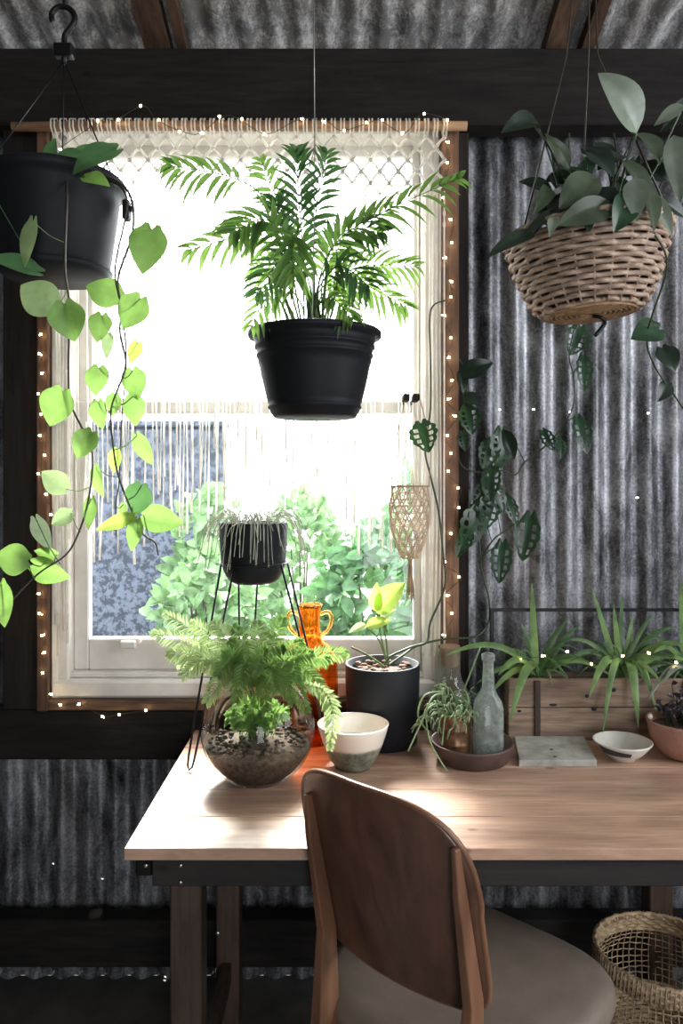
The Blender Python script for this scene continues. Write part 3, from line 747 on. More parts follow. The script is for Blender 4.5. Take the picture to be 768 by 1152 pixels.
# ------------------------------------------------------------------ hanging wicker basket, right
def basket():
    d = 1.63; c = P(664, 0, d); zb = P(0, 352, d).z; zt = P(0, 268, d).z; h = zt-zb
    root = thing('hanging_basket', 'pale woven cane basket with trailing grey-green leaves hanging at upper right', 'hanging plant', (c.x, d, zb))
    wk = MB(); rings = 15
    tilt = Matrix.Translation((c.x, d, zb)) @ Matrix.Rotation(math.radians(-3.5), 4, 'Y')
    def rad(t): return .102+(.170-.102)*(t**.62)
    NS = 26
    for i in range(rings):
        t = i/(rings-1); r = rad(t); z = .004+t*(h-.004)
        pts = []
        for k in range(NS*5):
            a = 2*PI*k/(NS*5); rr = r+.0042*math.cos(a*NS/2+(PI if i % 2 else 0)); pts.append((rr*math.cos(a), rr*math.sin(a), z+.0015*math.sin(a*3+i)))
        wk.tube(pts, .0057, 6, closed=True)
    for j in range(2):
        pts = [((.172+.004*math.cos(a*22+j*PI))*math.cos(a), (.172+.004*math.cos(a*22+j*PI))*math.sin(a), h+.004+.003*math.sin(a*22+j*PI)) for a in [2*PI*k/132 for k in range(132)]]
        wk.tube(pts, .005, 6, closed=True)
    wk.xf(tilt); wk.build('woven_side', M['wicker'], root)
    sk = MB()
    for k in range(NS):
        a = 2*PI*(k+.5)/NS; sk.tube([(rad(t)*math.cos(a), rad(t)*math.sin(a), t*h) for t in (0, .1, .25, .5, .75, 1)], .0026, 5)
    sk.xf(tilt); sk.build('stake', M['wicker'], root)
    bs = MB()
    bs.lathe([(.001, 0), (.098, .0), (.10, .006), (.001, .006)], (0, 0, 0), 40)
    for r in [.02+.0105*i for i in range(8)]: bs.tube([(r*math.cos(a), r*math.sin(a), -.001) for a in [2*PI*k/40 for k in range(40)]], .0042, 5, closed=True)
    for k in range(22):
        a = 2*PI*k/22; bs.tube([(.085*math.cos(a), .085*math.sin(a), -.003), (.106*math.cos(a+.08), .106*math.sin(a+.08), .008)], .004, 5)
    bs.xf(tilt); bs.build('basket_base', M['wickerbase'], root)
    ln = MB(); ln.lathe([(.001, .012), (.095, .012), (.158, h-.012), (.001, h-.006)], (0, 0, 0), 32); ln.xf(tilt); ln.build('soil', M['soil'], root)
    top = Vector((P(664, 0, d).x, d, roofz(d)-.012))
    nd = P(662, 55, d)
    for (a, tp) in ((200, P(637, 62, d)), (80, nd), (320, P(672, 62, d))):
        ar = math.radians(a); e = Vector((c.x+.168*math.cos(ar), d+.168*math.sin(ar), zt))
        s = MB(); s.tube([e, tp.lerp(e, .3), tp, top], .0022, 5); s.build('hanger_cord', M['stem'], root)
    ht = MB(); p = P(672, 362, d); ht.tube(spline([p+Vector((-.01, 0, .012)), p+Vector((.006, -.01, .006)), p+Vector((.014, 0, -.006)), p+Vector((-.006, 0, -.03))], 5), .0045, 6); ht.build('cord_knot', M['blackmetal'], root)
    # leaves: (base px,py), (tip px,py), width px, depth offsets, mat, kind
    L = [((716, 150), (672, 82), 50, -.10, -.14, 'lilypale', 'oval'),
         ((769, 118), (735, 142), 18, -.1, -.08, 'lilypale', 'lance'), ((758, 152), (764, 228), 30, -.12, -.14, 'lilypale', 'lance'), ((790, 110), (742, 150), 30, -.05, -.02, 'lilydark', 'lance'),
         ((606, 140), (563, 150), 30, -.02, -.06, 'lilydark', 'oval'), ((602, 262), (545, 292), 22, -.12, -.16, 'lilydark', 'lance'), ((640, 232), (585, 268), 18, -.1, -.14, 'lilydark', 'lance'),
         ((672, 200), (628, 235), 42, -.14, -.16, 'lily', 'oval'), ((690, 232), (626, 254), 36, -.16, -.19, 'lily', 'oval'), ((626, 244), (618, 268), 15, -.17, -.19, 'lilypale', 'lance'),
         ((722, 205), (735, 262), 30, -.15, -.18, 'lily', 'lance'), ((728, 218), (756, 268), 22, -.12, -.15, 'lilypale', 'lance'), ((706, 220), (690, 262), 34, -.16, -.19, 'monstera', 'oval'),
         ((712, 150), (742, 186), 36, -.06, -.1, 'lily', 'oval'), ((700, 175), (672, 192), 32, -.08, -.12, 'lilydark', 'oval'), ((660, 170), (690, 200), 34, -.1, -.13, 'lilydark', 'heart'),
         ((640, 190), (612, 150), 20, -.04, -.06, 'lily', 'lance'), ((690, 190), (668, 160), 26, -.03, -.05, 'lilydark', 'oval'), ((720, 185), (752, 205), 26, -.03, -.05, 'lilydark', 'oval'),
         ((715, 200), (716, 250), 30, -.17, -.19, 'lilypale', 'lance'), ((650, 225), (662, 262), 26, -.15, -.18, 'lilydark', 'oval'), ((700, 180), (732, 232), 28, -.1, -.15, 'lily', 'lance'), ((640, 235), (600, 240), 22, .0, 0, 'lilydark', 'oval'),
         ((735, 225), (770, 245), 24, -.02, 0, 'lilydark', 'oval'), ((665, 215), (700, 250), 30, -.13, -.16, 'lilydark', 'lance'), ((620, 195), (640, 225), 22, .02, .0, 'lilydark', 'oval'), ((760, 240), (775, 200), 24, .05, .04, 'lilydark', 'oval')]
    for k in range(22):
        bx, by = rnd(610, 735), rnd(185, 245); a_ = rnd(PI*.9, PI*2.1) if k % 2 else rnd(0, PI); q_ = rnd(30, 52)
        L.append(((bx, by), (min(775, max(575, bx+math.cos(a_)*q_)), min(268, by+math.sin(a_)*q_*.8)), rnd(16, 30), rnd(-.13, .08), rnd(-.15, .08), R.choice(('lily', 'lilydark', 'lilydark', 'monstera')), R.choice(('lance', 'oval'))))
    for (bp, tp, w_, o1, o2, mt, kd) in L:
        lm = MB(); B = P(bp[0], bp[1], d+o1)
        leaf(lm, B, P(tp[0], tp[1], d+o2), w_*.84*d/F, (rnd(-.5, .5), -1, rnd(.1, .5)), kd, rnd(.05, .14), rnd(.1, .25), 10, 3)
        root0 = Vector((c.x+(B.x-c.x)*.35, d+rnd(-.03, .03), zt-.02)); mid = (root0+B)/2+Vector(((B.x-c.x)*.1, -.01, .03))
        lm.tube(spline([root0, mid, B], 5), .0019, 5); lm.build('leaf', M[mt], root)
    st = MB()
    for (x, y, x2, y2) in [(640, 150, 655, 250), (620, 170, 640, 250), (690, 150, 680, 250), (655, 190, 662, 250), (600, 140, 628, 190), (628, 190, 645, 255), (710, 160, 695, 240), (675, 160, 690, 240)]:
        a = P(x, y, d-.03); b_ = P(x2, y2, d-.03); st.tube(spline([a, (a+b_)/2+Vector((rnd(-.02, .02), 0, 0)), b_], 5), .0024, 5)
    st.build('stem', M['lily'], root)
    # trailing stems beneath
    tr = MB(); pts = spline([P(735, 262, d-.14), P(750, 300, d-.12), P(728, 375, d+.02), P(735, 410, d+.1), P(755, 440, d+.15), P(775, 470, d+.2)], 6); tr.tube(pts, .0022, 5); vo = tr.build('vine', M['stemdark'], root)
    for (x, y, L_, w_, ang, o, mt) in [(725, 376, 34, 34, 160, .02, 'monstera'), (752, 405, 30, 28, 60, .1, 'lilydark'), (745, 442, 24, 20, 120, .14, 'lilydark')]:
        a = math.radians(ang); lm = MB(); leaf(lm, P(x-math.cos(a)*L_*.5, y-math.sin(a)*L_*.5, d+o), P(x+math.cos(a)*L_*.5, y+math.sin(a)*L_*.5, d+o-.02), w_*d/F, (rnd(-.3, .3), -1, .3), 'heart', .08, .1, 9, 3); lm.build('leaf', M[mt], vo)
basket()

# ------------------------------------------------------------------ monstera vine along the wall (grows from the black pot)
def vine_part(root, pts, r, lv, d0, mat_='stemdark', kd='hole'):
    sp = spline([P(x, y, dd) for x, y, dd in pts], 6); vm = MB(); vm.tube(sp, taper(len(sp), r, r*.6), 6); vo = vm.build('vine', M[mat_], root)
    for (x, y, L, w_, ang, mt) in lv:
        a = math.radians(ang); best = min(sp, key=lambda q: (q-P(x, y, q.y)).length); dd = min(best.y-.02, 2.07)
        B = P(x-math.cos(a)*L*.5, y-math.sin(a)*L*.5, dd); T = P(x+math.cos(a)*L*.5, y+math.sin(a)*L*.5, dd-rnd(0, .03))
        lm = MB(); leaf(lm, B, T, w_*dd/F, (rnd(-.45, .45), -1, rnd(.1, .5)), kd if mt != 'lilydark' else 'oval', .08, rnd(.05, .2), 18 if kd == 'hole' else 9, 3)
        lm.tube(spline([best, (best+B)/2+Vector((0, -.01, .006)), B], 4), .0012, 5); lm.build('leaf', M[mt], vo)

def black_pot():
    d = 1.965; c = P(430, 0, d); zb = TZ; h = .205
    root = thing('potted_monstera', 'large matte black pot with climbing cut-leaf vine and lime leaves on table', 'potted plant', (c.x, d, zb+.001))
    pm = MB(); pm.lathe([(.001, 0), (.084, 0), (.090, .004), (.0945, .1), (.097, h-.003), (.096, h), (.090, h), (.088, h-.022), (.001, h-.022)], (c.x, d, zb+.001), 56); pm.build('pot', M['blackpot2'], root)
    so = MB(); so.lathe([(.001, .012), (.05, .010), (.0875, 0)], (c.x, d, zb+h-.028), 32)
    so.build('soil', M['soil'], root)
    cp = MB()
    for k in range(46):
        a = rnd(0, 2*PI); r = .078*math.sqrt(rnd(0, 1)); s_ = rnd(.005, .011); cp.ball((c.x+r*math.cos(a), d+r*math.sin(a), zb+h-.013+rnd(0, .006)), s_, 5, (1, .8, .55))
    cp.build('bark_chips', M['barkchip'], root)
    zs = zb+h-.02; B0 = Vector((c.x+.0, d-.02, zs))
    # two vines: up the window edge, and out over the wall
    def start(vp): return vp
    vine_part(root, [(432, 748, d-.03), (440, 738, d-.02), (462, 728, d), (480, 722, 2.0), (484, 700, 2.01), (500, 660, 2.01), (498, 620, 2.01), (493, 575, 2.01), (484, 535, 1.99), (478, 505, 1.99), (484, 460, 2.0), (484, 400, 2.0), (483, 360, 2.0), (487, 344, 2.0), (500, 338, 2.02)], .0034,
              [(478, 493, 34, 34, 75, 'monstera')], d)
    vine_part(root, [(436, 749, d-.02), (452, 738, d), (470, 726, 2.0), (500, 719, 2.02), (535, 716, 2.03), (549, 700, 2.05), (550, 675, 2.05), (544, 650, 2.05), (541, 630, 2.05), (556, 606, 2.05), (577, 590, 2.06), (580, 570, 2.06)], .0032,
              [(529, 594, 52, 34, 110, 'monstera'), (548, 575, 44, 30, 100, 'monstera'), (563, 634, 46, 26, 95, 'monstera'), (592, 606, 52, 30, 100, 'monstera'), (556, 560, 40, 30, 60, 'monstera'), (540, 560, 36, 24, 130, 'monstera'), (575, 575, 36, 16, 70, 'monstera'), (521, 612, 34, 20, 115, 'monstera')], d)
    vine_part(root, [(541, 630, 2.05), (538, 590, 2.05), (545, 555, 2.05), (560, 530, 2.05), (580, 534, 2.05), (590, 520, 2.05), (612, 503, 2.05), (632, 480, 2.05), (645, 455, 2.05), (645, 425, 2.05), (640, 400, 2.02), (645, 372, 1.95)], .0026,
              [(562, 506, 44, 34, 95, 'monstera'), (548, 512, 34, 26, 110, 'monstera'), (617, 496, 26, 16, 60, 'monstera'), (655, 491, 42, 22, 75, 'monstera'), (656, 421, 40, 20, 90, 'monstera'), (628, 505, 24, 18, 80, 'monstera'), (572, 500, 36, 20, 70, 'lilydark'), (647, 384, 34, 30, 110, 'monstera'), (553, 545, 40, 24, 95, 'monstera')], d)
    vine_part(root, [(560, 531, 2.06), (535, 531, 2.06), (518, 522, 2.06), (515, 500, 2.06), (516, 470, 2.06), (525, 440, 2.06), (520, 410, 2.06), (508, 398, 2.06)], .0026,
              [(528, 474, 32, 26, 80, 'monstera'), (530, 450, 24, 18, 30, 'lilydark'), (535, 415, 42, 22, -20, 'lilydark'), (518, 430, 26, 14, 80, 'lilydark'), (522, 497, 22, 14, 80, 'monstera')], d)
    # lime-coloured young shoots
    for (bp, mid, tp, w_, mt) in [((434, 750), (432, 712), (443, 655), 0, 0)]:
        pass
    st = MB()
    ends = [((436, 748), (428, 715), (424, 690)), ((437, 748), (433, 712), (426, 690)), ((436, 749), (426, 720), (412, 705)), ((432, 750), (415, 738), (395, 728))]
    for e in ends: st.tube(spline([P(x, y, d-.02+.01*i) for i, (x, y) in enumerate(e)], 5), .0026, 6)
    st.build('stem', M['stemg'], root)
    for (bp, tp, w_, mt) in [((424, 690), (456, 655), 28, 'lime'), ((424, 688), (424, 655), 16, 'lime'), ((412, 705), (440, 698), 14, 'lime'), ((412, 703), (392, 712), 10, 'fernpale'), ((428, 694), (446, 686), 12, 'fernpale')]:
        lm = MB(); leaf(lm, P(*bp, d-.02), P(*tp, d-.05), w_*d/F, (rnd(-.3, .3), -1, .4), 'oval', .12, .2, 9, 3); lm.build('leaf', M[mt], root)
black_pot()

# ------------------------------------------------------------------ little net bag hanging by the window
def netbag():
    d = 1.97; c = P(461, 0, d); root = thing('macrame_holder', 'small crocheted net plant holder with tassel hanging at the window edge', 'plant holder', (c.x, d, P(0, 675, d).z))
    z1 = P(0, 547, d).z; z0 = P(0, 628, d).z; hh = z1-z0; n = 11; rows = 11
    def rr(t): return (.053*(math.sin(PI*min(1, .08+t*.62))**.75) if t < .7 else .053*(math.sin(PI*.514)**.75)*(1-.12*(t-.7)/.3))
    nb = MB()
    for k in range(n):
        for s in (-1, 1):
            pts = []
            for i in range(rows*2+1):
                t = i/(rows*2); a = 2*PI*k/n+s*t*1.9; r = max(.004, rr(t)) + .001*s; pts.append((c.x+r*math.cos(a), d+r*math.sin(a), z0+t*hh))
            nb.tube(pts, .0021, 4)
    for i in range(rows+1):
        t = i/rows; r = max(.004, rr(t)); nb.tube([(c.x+r*math.cos(a), d+r*math.sin(a), z0+t*hh) for a in [2*PI*k/24 for k in range(24)]], .0013, 4, closed=True)
    nb.build('net_pouch', M['net'], root)
    rim = MB(); rim.tube([(c.x+.049*math.cos(a), d+.049*math.sin(a), z1) for a in [2*PI*k/28 for k in range(28)]], .0026, 6, closed=True); rim.build('rim_ring', M['jute'], root)
    ts = MB()
    for k in range(16):
        a = 2*PI*k/16; r = .012*rnd(.4, 1); L = rnd(.085, .115); ts.tube([(c.x+.003*math.cos(a), d+.003*math.sin(a), z0+.004), (c.x+r*.5*math.cos(a), d+r*.5*math.sin(a), z0-L*.5), (c.x+r*math.cos(a), d+r*math.sin(a), z0-L)], .0017, 4)
    ts.ball((c.x, d, z0), .008, 6); ts.build('tassel', M['jute'], root)
    kb = P(464, 448, d)
    for s, p2 in ((-1, P(455, 452, d)), (1, P(472, 449, d))):
        hc = MB(); e = Vector((c.x+s*.049, d, z1)); hc.tube(spline([p2, (p2+e)/2+Vector((-.006 if s < 0 else .016, 0, 0)), e], 6), .0013, 5); hc.build('cord', M['jute'], root)
    # peg rail it is clipped to
    for q in (457, 468):
        k = MB(); p = P(q, 447, d); k.box((p.x-.009, d-.009, p.z-.009), (p.x+.009, d+.045, p.z+.009), .003); k.box((p.x-.004, d+.045, p.z-.004), (p.x+.004, 2.14, p.z+.004))
        tag(k.build('wooden_peg', M['darkwood_v']), 'left of the two small dark square pegs holding the net bag' if q == 457 else 'right of the two small dark square pegs holding the net bag', 'peg', 'pegs above the net bag')
netbag()

# ------------------------------------------------------------------ table
def table():
    x0, x1, y0, y1 = -.400, 1.06, 1.39, 2.062
    root = thing('table', 'plain timber table with pale plank top and dark apron below the window', 'table', ((x0+x1)/2, (y0+y1)/2, 0))
    tp = MB(); ys = [y0, y0+.135, y0+.27, y0+.40, y0+.535, y1]
    for i in range(5): tp.box((x0, ys[i]+(.0012 if i else 0), TZ-.022), (x1, ys[i+1]-(.0002 if i < 4 else 0), TZ), .0012)
    tp.build('tabletop', M['table'], root)
    ap = MB(); ap.box((-.352, 1.405, .662), (1.02, 1.43, TZ-.022), .002); ap.build('apron', M['apron'], root)
    ap = MB(); ap.box((-.352, 2.02, .662), (1.02, 2.045, TZ-.022), .002); ap.build('apron', M['apron'], root)
    for x in (-.332, .975):
        ap = MB(); ap.box((x, 1.43, .662), (x+.024, 2.02, TZ-.022), .002); ap.build('apron', M['apron'], root)
    for (x, y) in ((-.325, 1.43), (-.325, 1.96), (.80, 1.43), (.80, 1.96)):
        lg = MB(); lg.box((x, y, 0), (x+.06, y+.06, .700), .003); lg.build('leg', M['tableleg'], root)
    st = MB(); st.box((-.31, 1.49, .12), (-.285, 1.96, .17), .002); st.build('stretcher', M['tableleg'], root)
    bo = P(147, 978, 1.405)
    bk = MB(); bk.box((-.385, 1.41, .678), (-.352, 1.47, TZ-.022), .004); bk.build('corner_bracket', M['blackmetal'], root)
    for (px, py) in ((164, 974), (203, 974), (203, 993), (245, 1050)):
        b_ = MB(); y = 1.403 if py < 1000 else 1.43; p = P(px, py, y); b_.ball(p, .0042, 6, (1, .5, 1)); b_.build('bolt', M['nickel'], root)
table()

# ------------------------------------------------------------------ chair
def chair():
    th = math.radians(-43); cx_, cy_ = .205, 1.400
    T = Matrix.Translation((cx_, cy_, 0)) @ Matrix.Rotation(th, 4, 'Z')
    root = thing('chair', 'brown bent-plywood chair with taupe padded seat pushed up to the table', 'chair', (cx_, cy_, 0))
    zb, zt = .585, .930; HW = .184
    def yb(z): return -.185-(z-zb)/(zt-zb)*.085
    def hw(v):
        if v > .5: q = (v-.5)/.5; return HW*(1-q**3.2)**(1/3.2) if q < 1 else .0
        q = (.5-v)/.5; return HW*(.985-.02*q)*(1-(q**9))**(1/9) if q < 1 else HW*.6
    nu, nv = 30, 28; th_ = .011
    vs = []; 
    for side in (0, 1):
        for j in range(nv+1):
            s = j/nv; v = .5-.5*math.cos(PI*s)
            v = min(.9995, max(.0005, v))
            w_ = hw(v)
            for i in range(nu+1):
                u = i/nu*2-1; x = u*w_; z = zb+v*(zt-zb)-.02*(1-v)*(1-(x/HW)**2)*0
                y = yb(z)+.036*(x/HW)**2+(th_ if side else 0)
                if v < .35: y -= 0
                vs.append(T @ Vector((x, y, z)))
    n1 = (nu+1)*(nv+1); fs = []
    for j in range(nv):
        for i in range(nu):
            a = j*(nu+1)+i; fs.append((a, a+1, a+nu+2, a+nu+1)); fs.append((n1+a, n1+a+nu+1, n1+a+nu+2, n1+a+1))
    rim = []
    for i in range(nu): rim.append((i, i+1))
    for j in range(nv): rim.append((j*(nu+1)+nu, (j+1)*(nu+1)+nu))
    for i in range(nu, 0, -1): rim.append((nv*(nu+1)+i, nv*(nu+1)+i-1))
    for j in range(nv, 0, -1): rim.append((j*(nu+1), (j-1)*(nu+1)))
    bk = MB(); bk.add(vs, fs)
    vr = vs; bk2 = [(b_, a, a+n1, b_+n1) for a, b_ in rim]
    ob = MB(); ob.v = list(bk.v); ob.f = list(bk.f)+bk2; ob.sm = [True]*len(bk.f)+[False]*len(bk2)
    o = ob.build('backrest', M['chair'], root)
    ed = MB(); loop = [ (Vector(vs[a])+Vector(vs[a+n1]))*.5 for a, b_ in rim]
    clean = [loop[0]]
    for q in loop[1:]:
        if (q-clean[-1]).length > .004: clean.append(q)
    ed.tube(clean, .0054, 6, closed=True); ed.build('edge_band', M['chairframe'], o, label='paler wooden edge of backrest')
    # rear uprights / legs
    for s in (-1, 1):
        m = MB(); secs = []
        for (z, y, wx, wy) in ((.872, -.262, .010, .014), (.80, -.246, .013, .024), (.62, -.205, .019, .034), (.46, -.185, .026, .052), (.40, -.185, .026, .054), (.20, -.235, .024, .042), (0, -.295, .020, .028)):
            x = -.136 if s < 0 else .166
            yy = y+.040 - .040 + .036*(x/HW)**2*1.0 - .004 - wy*.5+.012 if z > .6 else y-.0
            if z == .46 or z == .40: yy = y-.012
            secs.append([(x-wx/2, yy-wy/2, z), (x+wx/2, yy-wy/2, z), (x+wx/2, yy+wy/2, z), (x-wx/2, yy+wy/2, z)])
        v_ = [T @ Vector(p) for q in secs for p in q]; f_ = []
        for i in range(len(secs)-1):
            for k in range(4): f_.append((i*4+k, (i+1)*4+k, (i+1)*4+(k+1) % 4, i*4+(k+1) % 4))
        f_.append((0, 1, 2, 3)); f_.append(tuple((len(secs)-1)*4+k for k in (3, 2, 1, 0)))
        m.add(v_, f_, False); lo = m.build('leg', M['chairframe'], root)
        md = lo.modifiers.new('b', 'BEVEL'); md.width = .003; md.segments = 2
        fm = MB(); fm.tube([T @ Vector((s*.16, .20, .43)), T @ Vector((s*.175, .215, .2)), T @ Vector((s*.185, .225, 0))], [.014, .013, .010], 12); fm.build('leg', M['chairframe'], root)
    # seat cushion
    sm = MB(); prof = [(0, .437), (.93, .437), (.985, .447), (1.0, .463), (.99, .480), (.955, .492), (.88, .4985), (.7, .5015), (.45, .5025), (.2, .503), (0.002, .503)]
    n = 64; vv = []
    for (r, z) in prof:
        for k in range(n):
            a = 2*PI*k/n; ca, sa = math.cos(a), math.sin(a); e = 2/3.6
            x = .242*math.copysign(abs(ca)**e, ca)*max(r, .002)*(1+.05*sa); y = .228*math.copysign(abs(sa)**e, sa)*max(r, .002)
            vv.append(T @ Vector((x, y+.038, z-.008*(1-r)*(r < .9))))
    ff = [(i*n+k, i*n+(k+1) % n, (i+1)*n+(k+1) % n, (i+1)*n+k) for i in range(len(prof)-1) for k in range(n)]
    sm.add(vv, ff); sm.build('seat', M['seat'], root)
    fr_ = MB()
    pts = []
    for k in range(48):
        a = 2*PI*k/48; ca, sa = math.cos(a), math.sin(a); e = 2/3.6
        pts.append(T @ Vector((.185*math.copysign(abs(ca)**e, ca), .19*math.copysign(abs(sa)**e, sa)+.03, .425)))
    fr_.tube(pts, .012, 8, closed=True); fr_.build('seat_frame', M['chairframe'], root)
chair()

# ------------------------------------------------------------------ floor basket
def floor_basket():
    c = (.765, 1.80, 0); hh = .30
    root = thing('floor_basket', 'openwork round cane basket with thick braided rim under the table', 'basket', c)
    def rad(t): return .118+.052*math.sin(PI*(.08+.62*t)) - .020*max(0, t-.75)*4*.6
    body = MB(); nv_ = 64
    for k in range(nv_):
        a = 2*PI*k/nv_; body.tube([(c[0]+rad(i/10)*math.cos(a), c[1]+rad(i/10)*math.sin(a), .006+i/10*(hh-.035)) for i in range(11)], .0016, 4)
    body.build('upright_canes', M['wicker2'], root)
    rg = MB()
    for i in range(17):
        t = (i+.5)/17; r = rad(t); rg.tube([(c[0]+(r+.002*math.cos(a*32+i*PI))*math.cos(a), c[1]+(r+.002*math.cos(a*32+i*PI))*math.sin(a), .006+t*(hh-.035)+.003*math.sin(a*4+i)) for a in [2*PI*k/128 for k in range(128)]], .0017, 4, closed=True)
    rg.build('weaving_rings', M['wicker2'], root)
    lo = MB()
    for i in range(13):
        t = i*.035; r = rad(t)+.001; lo.tube([(c[0]+(r+.002*math.cos(a*32+i*PI))*math.cos(a), c[1]+(r+.002*math.cos(a*32+i*PI))*math.sin(a), .005+t*(hh-.03)) for a in [2*PI*k/128 for k in range(128)]], .0045, 5, closed=True)
    lo.lathe([(.001, .001), (.125, .001), (.125, .008), (.001, .008)], c, 40)
    lo.build('basket_base', M['wicker2'], root)
    rm = MB(); r = rad(.98)+.002
    for i in range(6):
        rm.tube([(c[0]+(r+.0025*math.cos(a*30+i*PI))*math.cos(a), c[1]+(r+.0025*math.cos(a*30+i*PI))*math.sin(a), hh-.036+i*.0075) for a in [2*PI*k/120 for k in range(120)]], .0052, 6, closed=True)
    for k in range(100):
        a = 2*PI*k/100; rm.tube([(c[0]+(r+.006)*math.cos(a), c[1]+(r+.006)*math.sin(a), hh-.036), (c[0]+(r+.004)*math.cos(a+.03), c[1]+(r+.004)*math.sin(a+.03), hh+.006), (c[0]+(r-.007)*math.cos(a+.05), c[1]+(r-.007)*math.sin(a+.05), hh-.006)], .0024, 4)
    rm.build('braided_rim', M['wicker2'], root)
floor_basket()

# ------------------------------------------------------------------ wire plant stand + grey rhipsalis
SC = (-.221, 1.90); SR = .085; SZ = 1.213
def stand():
    root = thing('plant_stand', 'tall black wire stand on three hairpin legs standing on table', 'plant stand', (SC[0], SC[1], TZ))
    rg = MB(); rg.tube([(SC[0]+SR*math.cos(a), SC[1]+SR*math.sin(a), SZ) for a in [2*PI*k/40 for k in range(40)]], .0028, 8, closed=True)
    rg.tube([(SC[0]-SR, SC[1], SZ-.001), (SC[0], SC[1], SZ-.052), (SC[0]+SR, SC[1], SZ-.001)], .0022, 6) if False else None
    rg.build('ring', M['blackmetal'], root)
    for (fx, fy) in ((-.355, 1.763), (-.024, 1.855), (-.262, 2.045)):
        dr = Vector((fx-SC[0], fy-SC[1], 0)).normalized(); a0 = math.atan2(dr.y, dr.x)
        foot = Vector((fx, fy, TZ+.004)); pr = Vector((-dr.y, dr.x, 0))
        A = Vector((SC[0]+SR*math.cos(a0-.32), SC[1]+SR*math.sin(a0-.32), SZ)); B = Vector((SC[0]+SR*math.cos(a0+.32), SC[1]+SR*math.sin(a0+.32), SZ))
        up = (Vector((SC[0], SC[1], SZ))+dr*SR-foot).normalized()
        pts = [A, foot-pr*.012+up*.03, foot-pr*.009+up*.008, foot, foot+pr*.009+up*.008, foot+pr*.012+up*.03, B]
        lm = MB(); lm.tube(pts, .0027, 8); lm.build('leg', M['blackmetal'], root)
    d = SC[1]; zb = 1.163; h = .152
    pr_ = thing('potted_rhipsalis', 'black bowl pot of thin grey drooping stems held in the wire stand', 'potted plant', (SC[0], d, zb))
    pm = MB(); pm.lathe([(.001, 0), (.048, 0), (.062, .008), (.074, .028), (.0805, .05), (.084, .10), (.086, h-.004), (.0855, h), (.080, h), (.078, h-.02), (.001, h-.02)], (SC[0], d, zb), 48); pm.build('pot', M['blackpot'], pr_)
    so = MB(); so.lathe([(.001, .01), (.078, 0)], (SC[0], d, zb+h-.02), 24); so.build('soil', M['soil'], pr_)
    st = MB()
    for k in range(70):
        a = rnd(0, 2*PI); r0 = rnd(0, .06); p0 = Vector((SC[0]+r0*math.cos(a), d+r0*math.sin(a), zb+h-.012)); out = rnd(.03, .075); up = rnd(.01, .04)
        a2 = a+rnd(-.5, .5); e = Vector((SC[0]+(.088+out*.4)*math.cos(a2), d+(.088+out*.4)*math.sin(a2), zb+h+rnd(-.01, .02)))
        dn = Vector((math.cos(a2+rnd(-.3, .3))*out*.5, math.sin(a2)*out*.5, -rnd(.02, .125)))
        st.tube(spline([p0, (p0+e)/2+Vector((0, 0, up)), e, e+dn*.6, e+dn], 3), [.0011]*13, 4)
    st.build('stem', M['greycactus'], pr_)
stand()

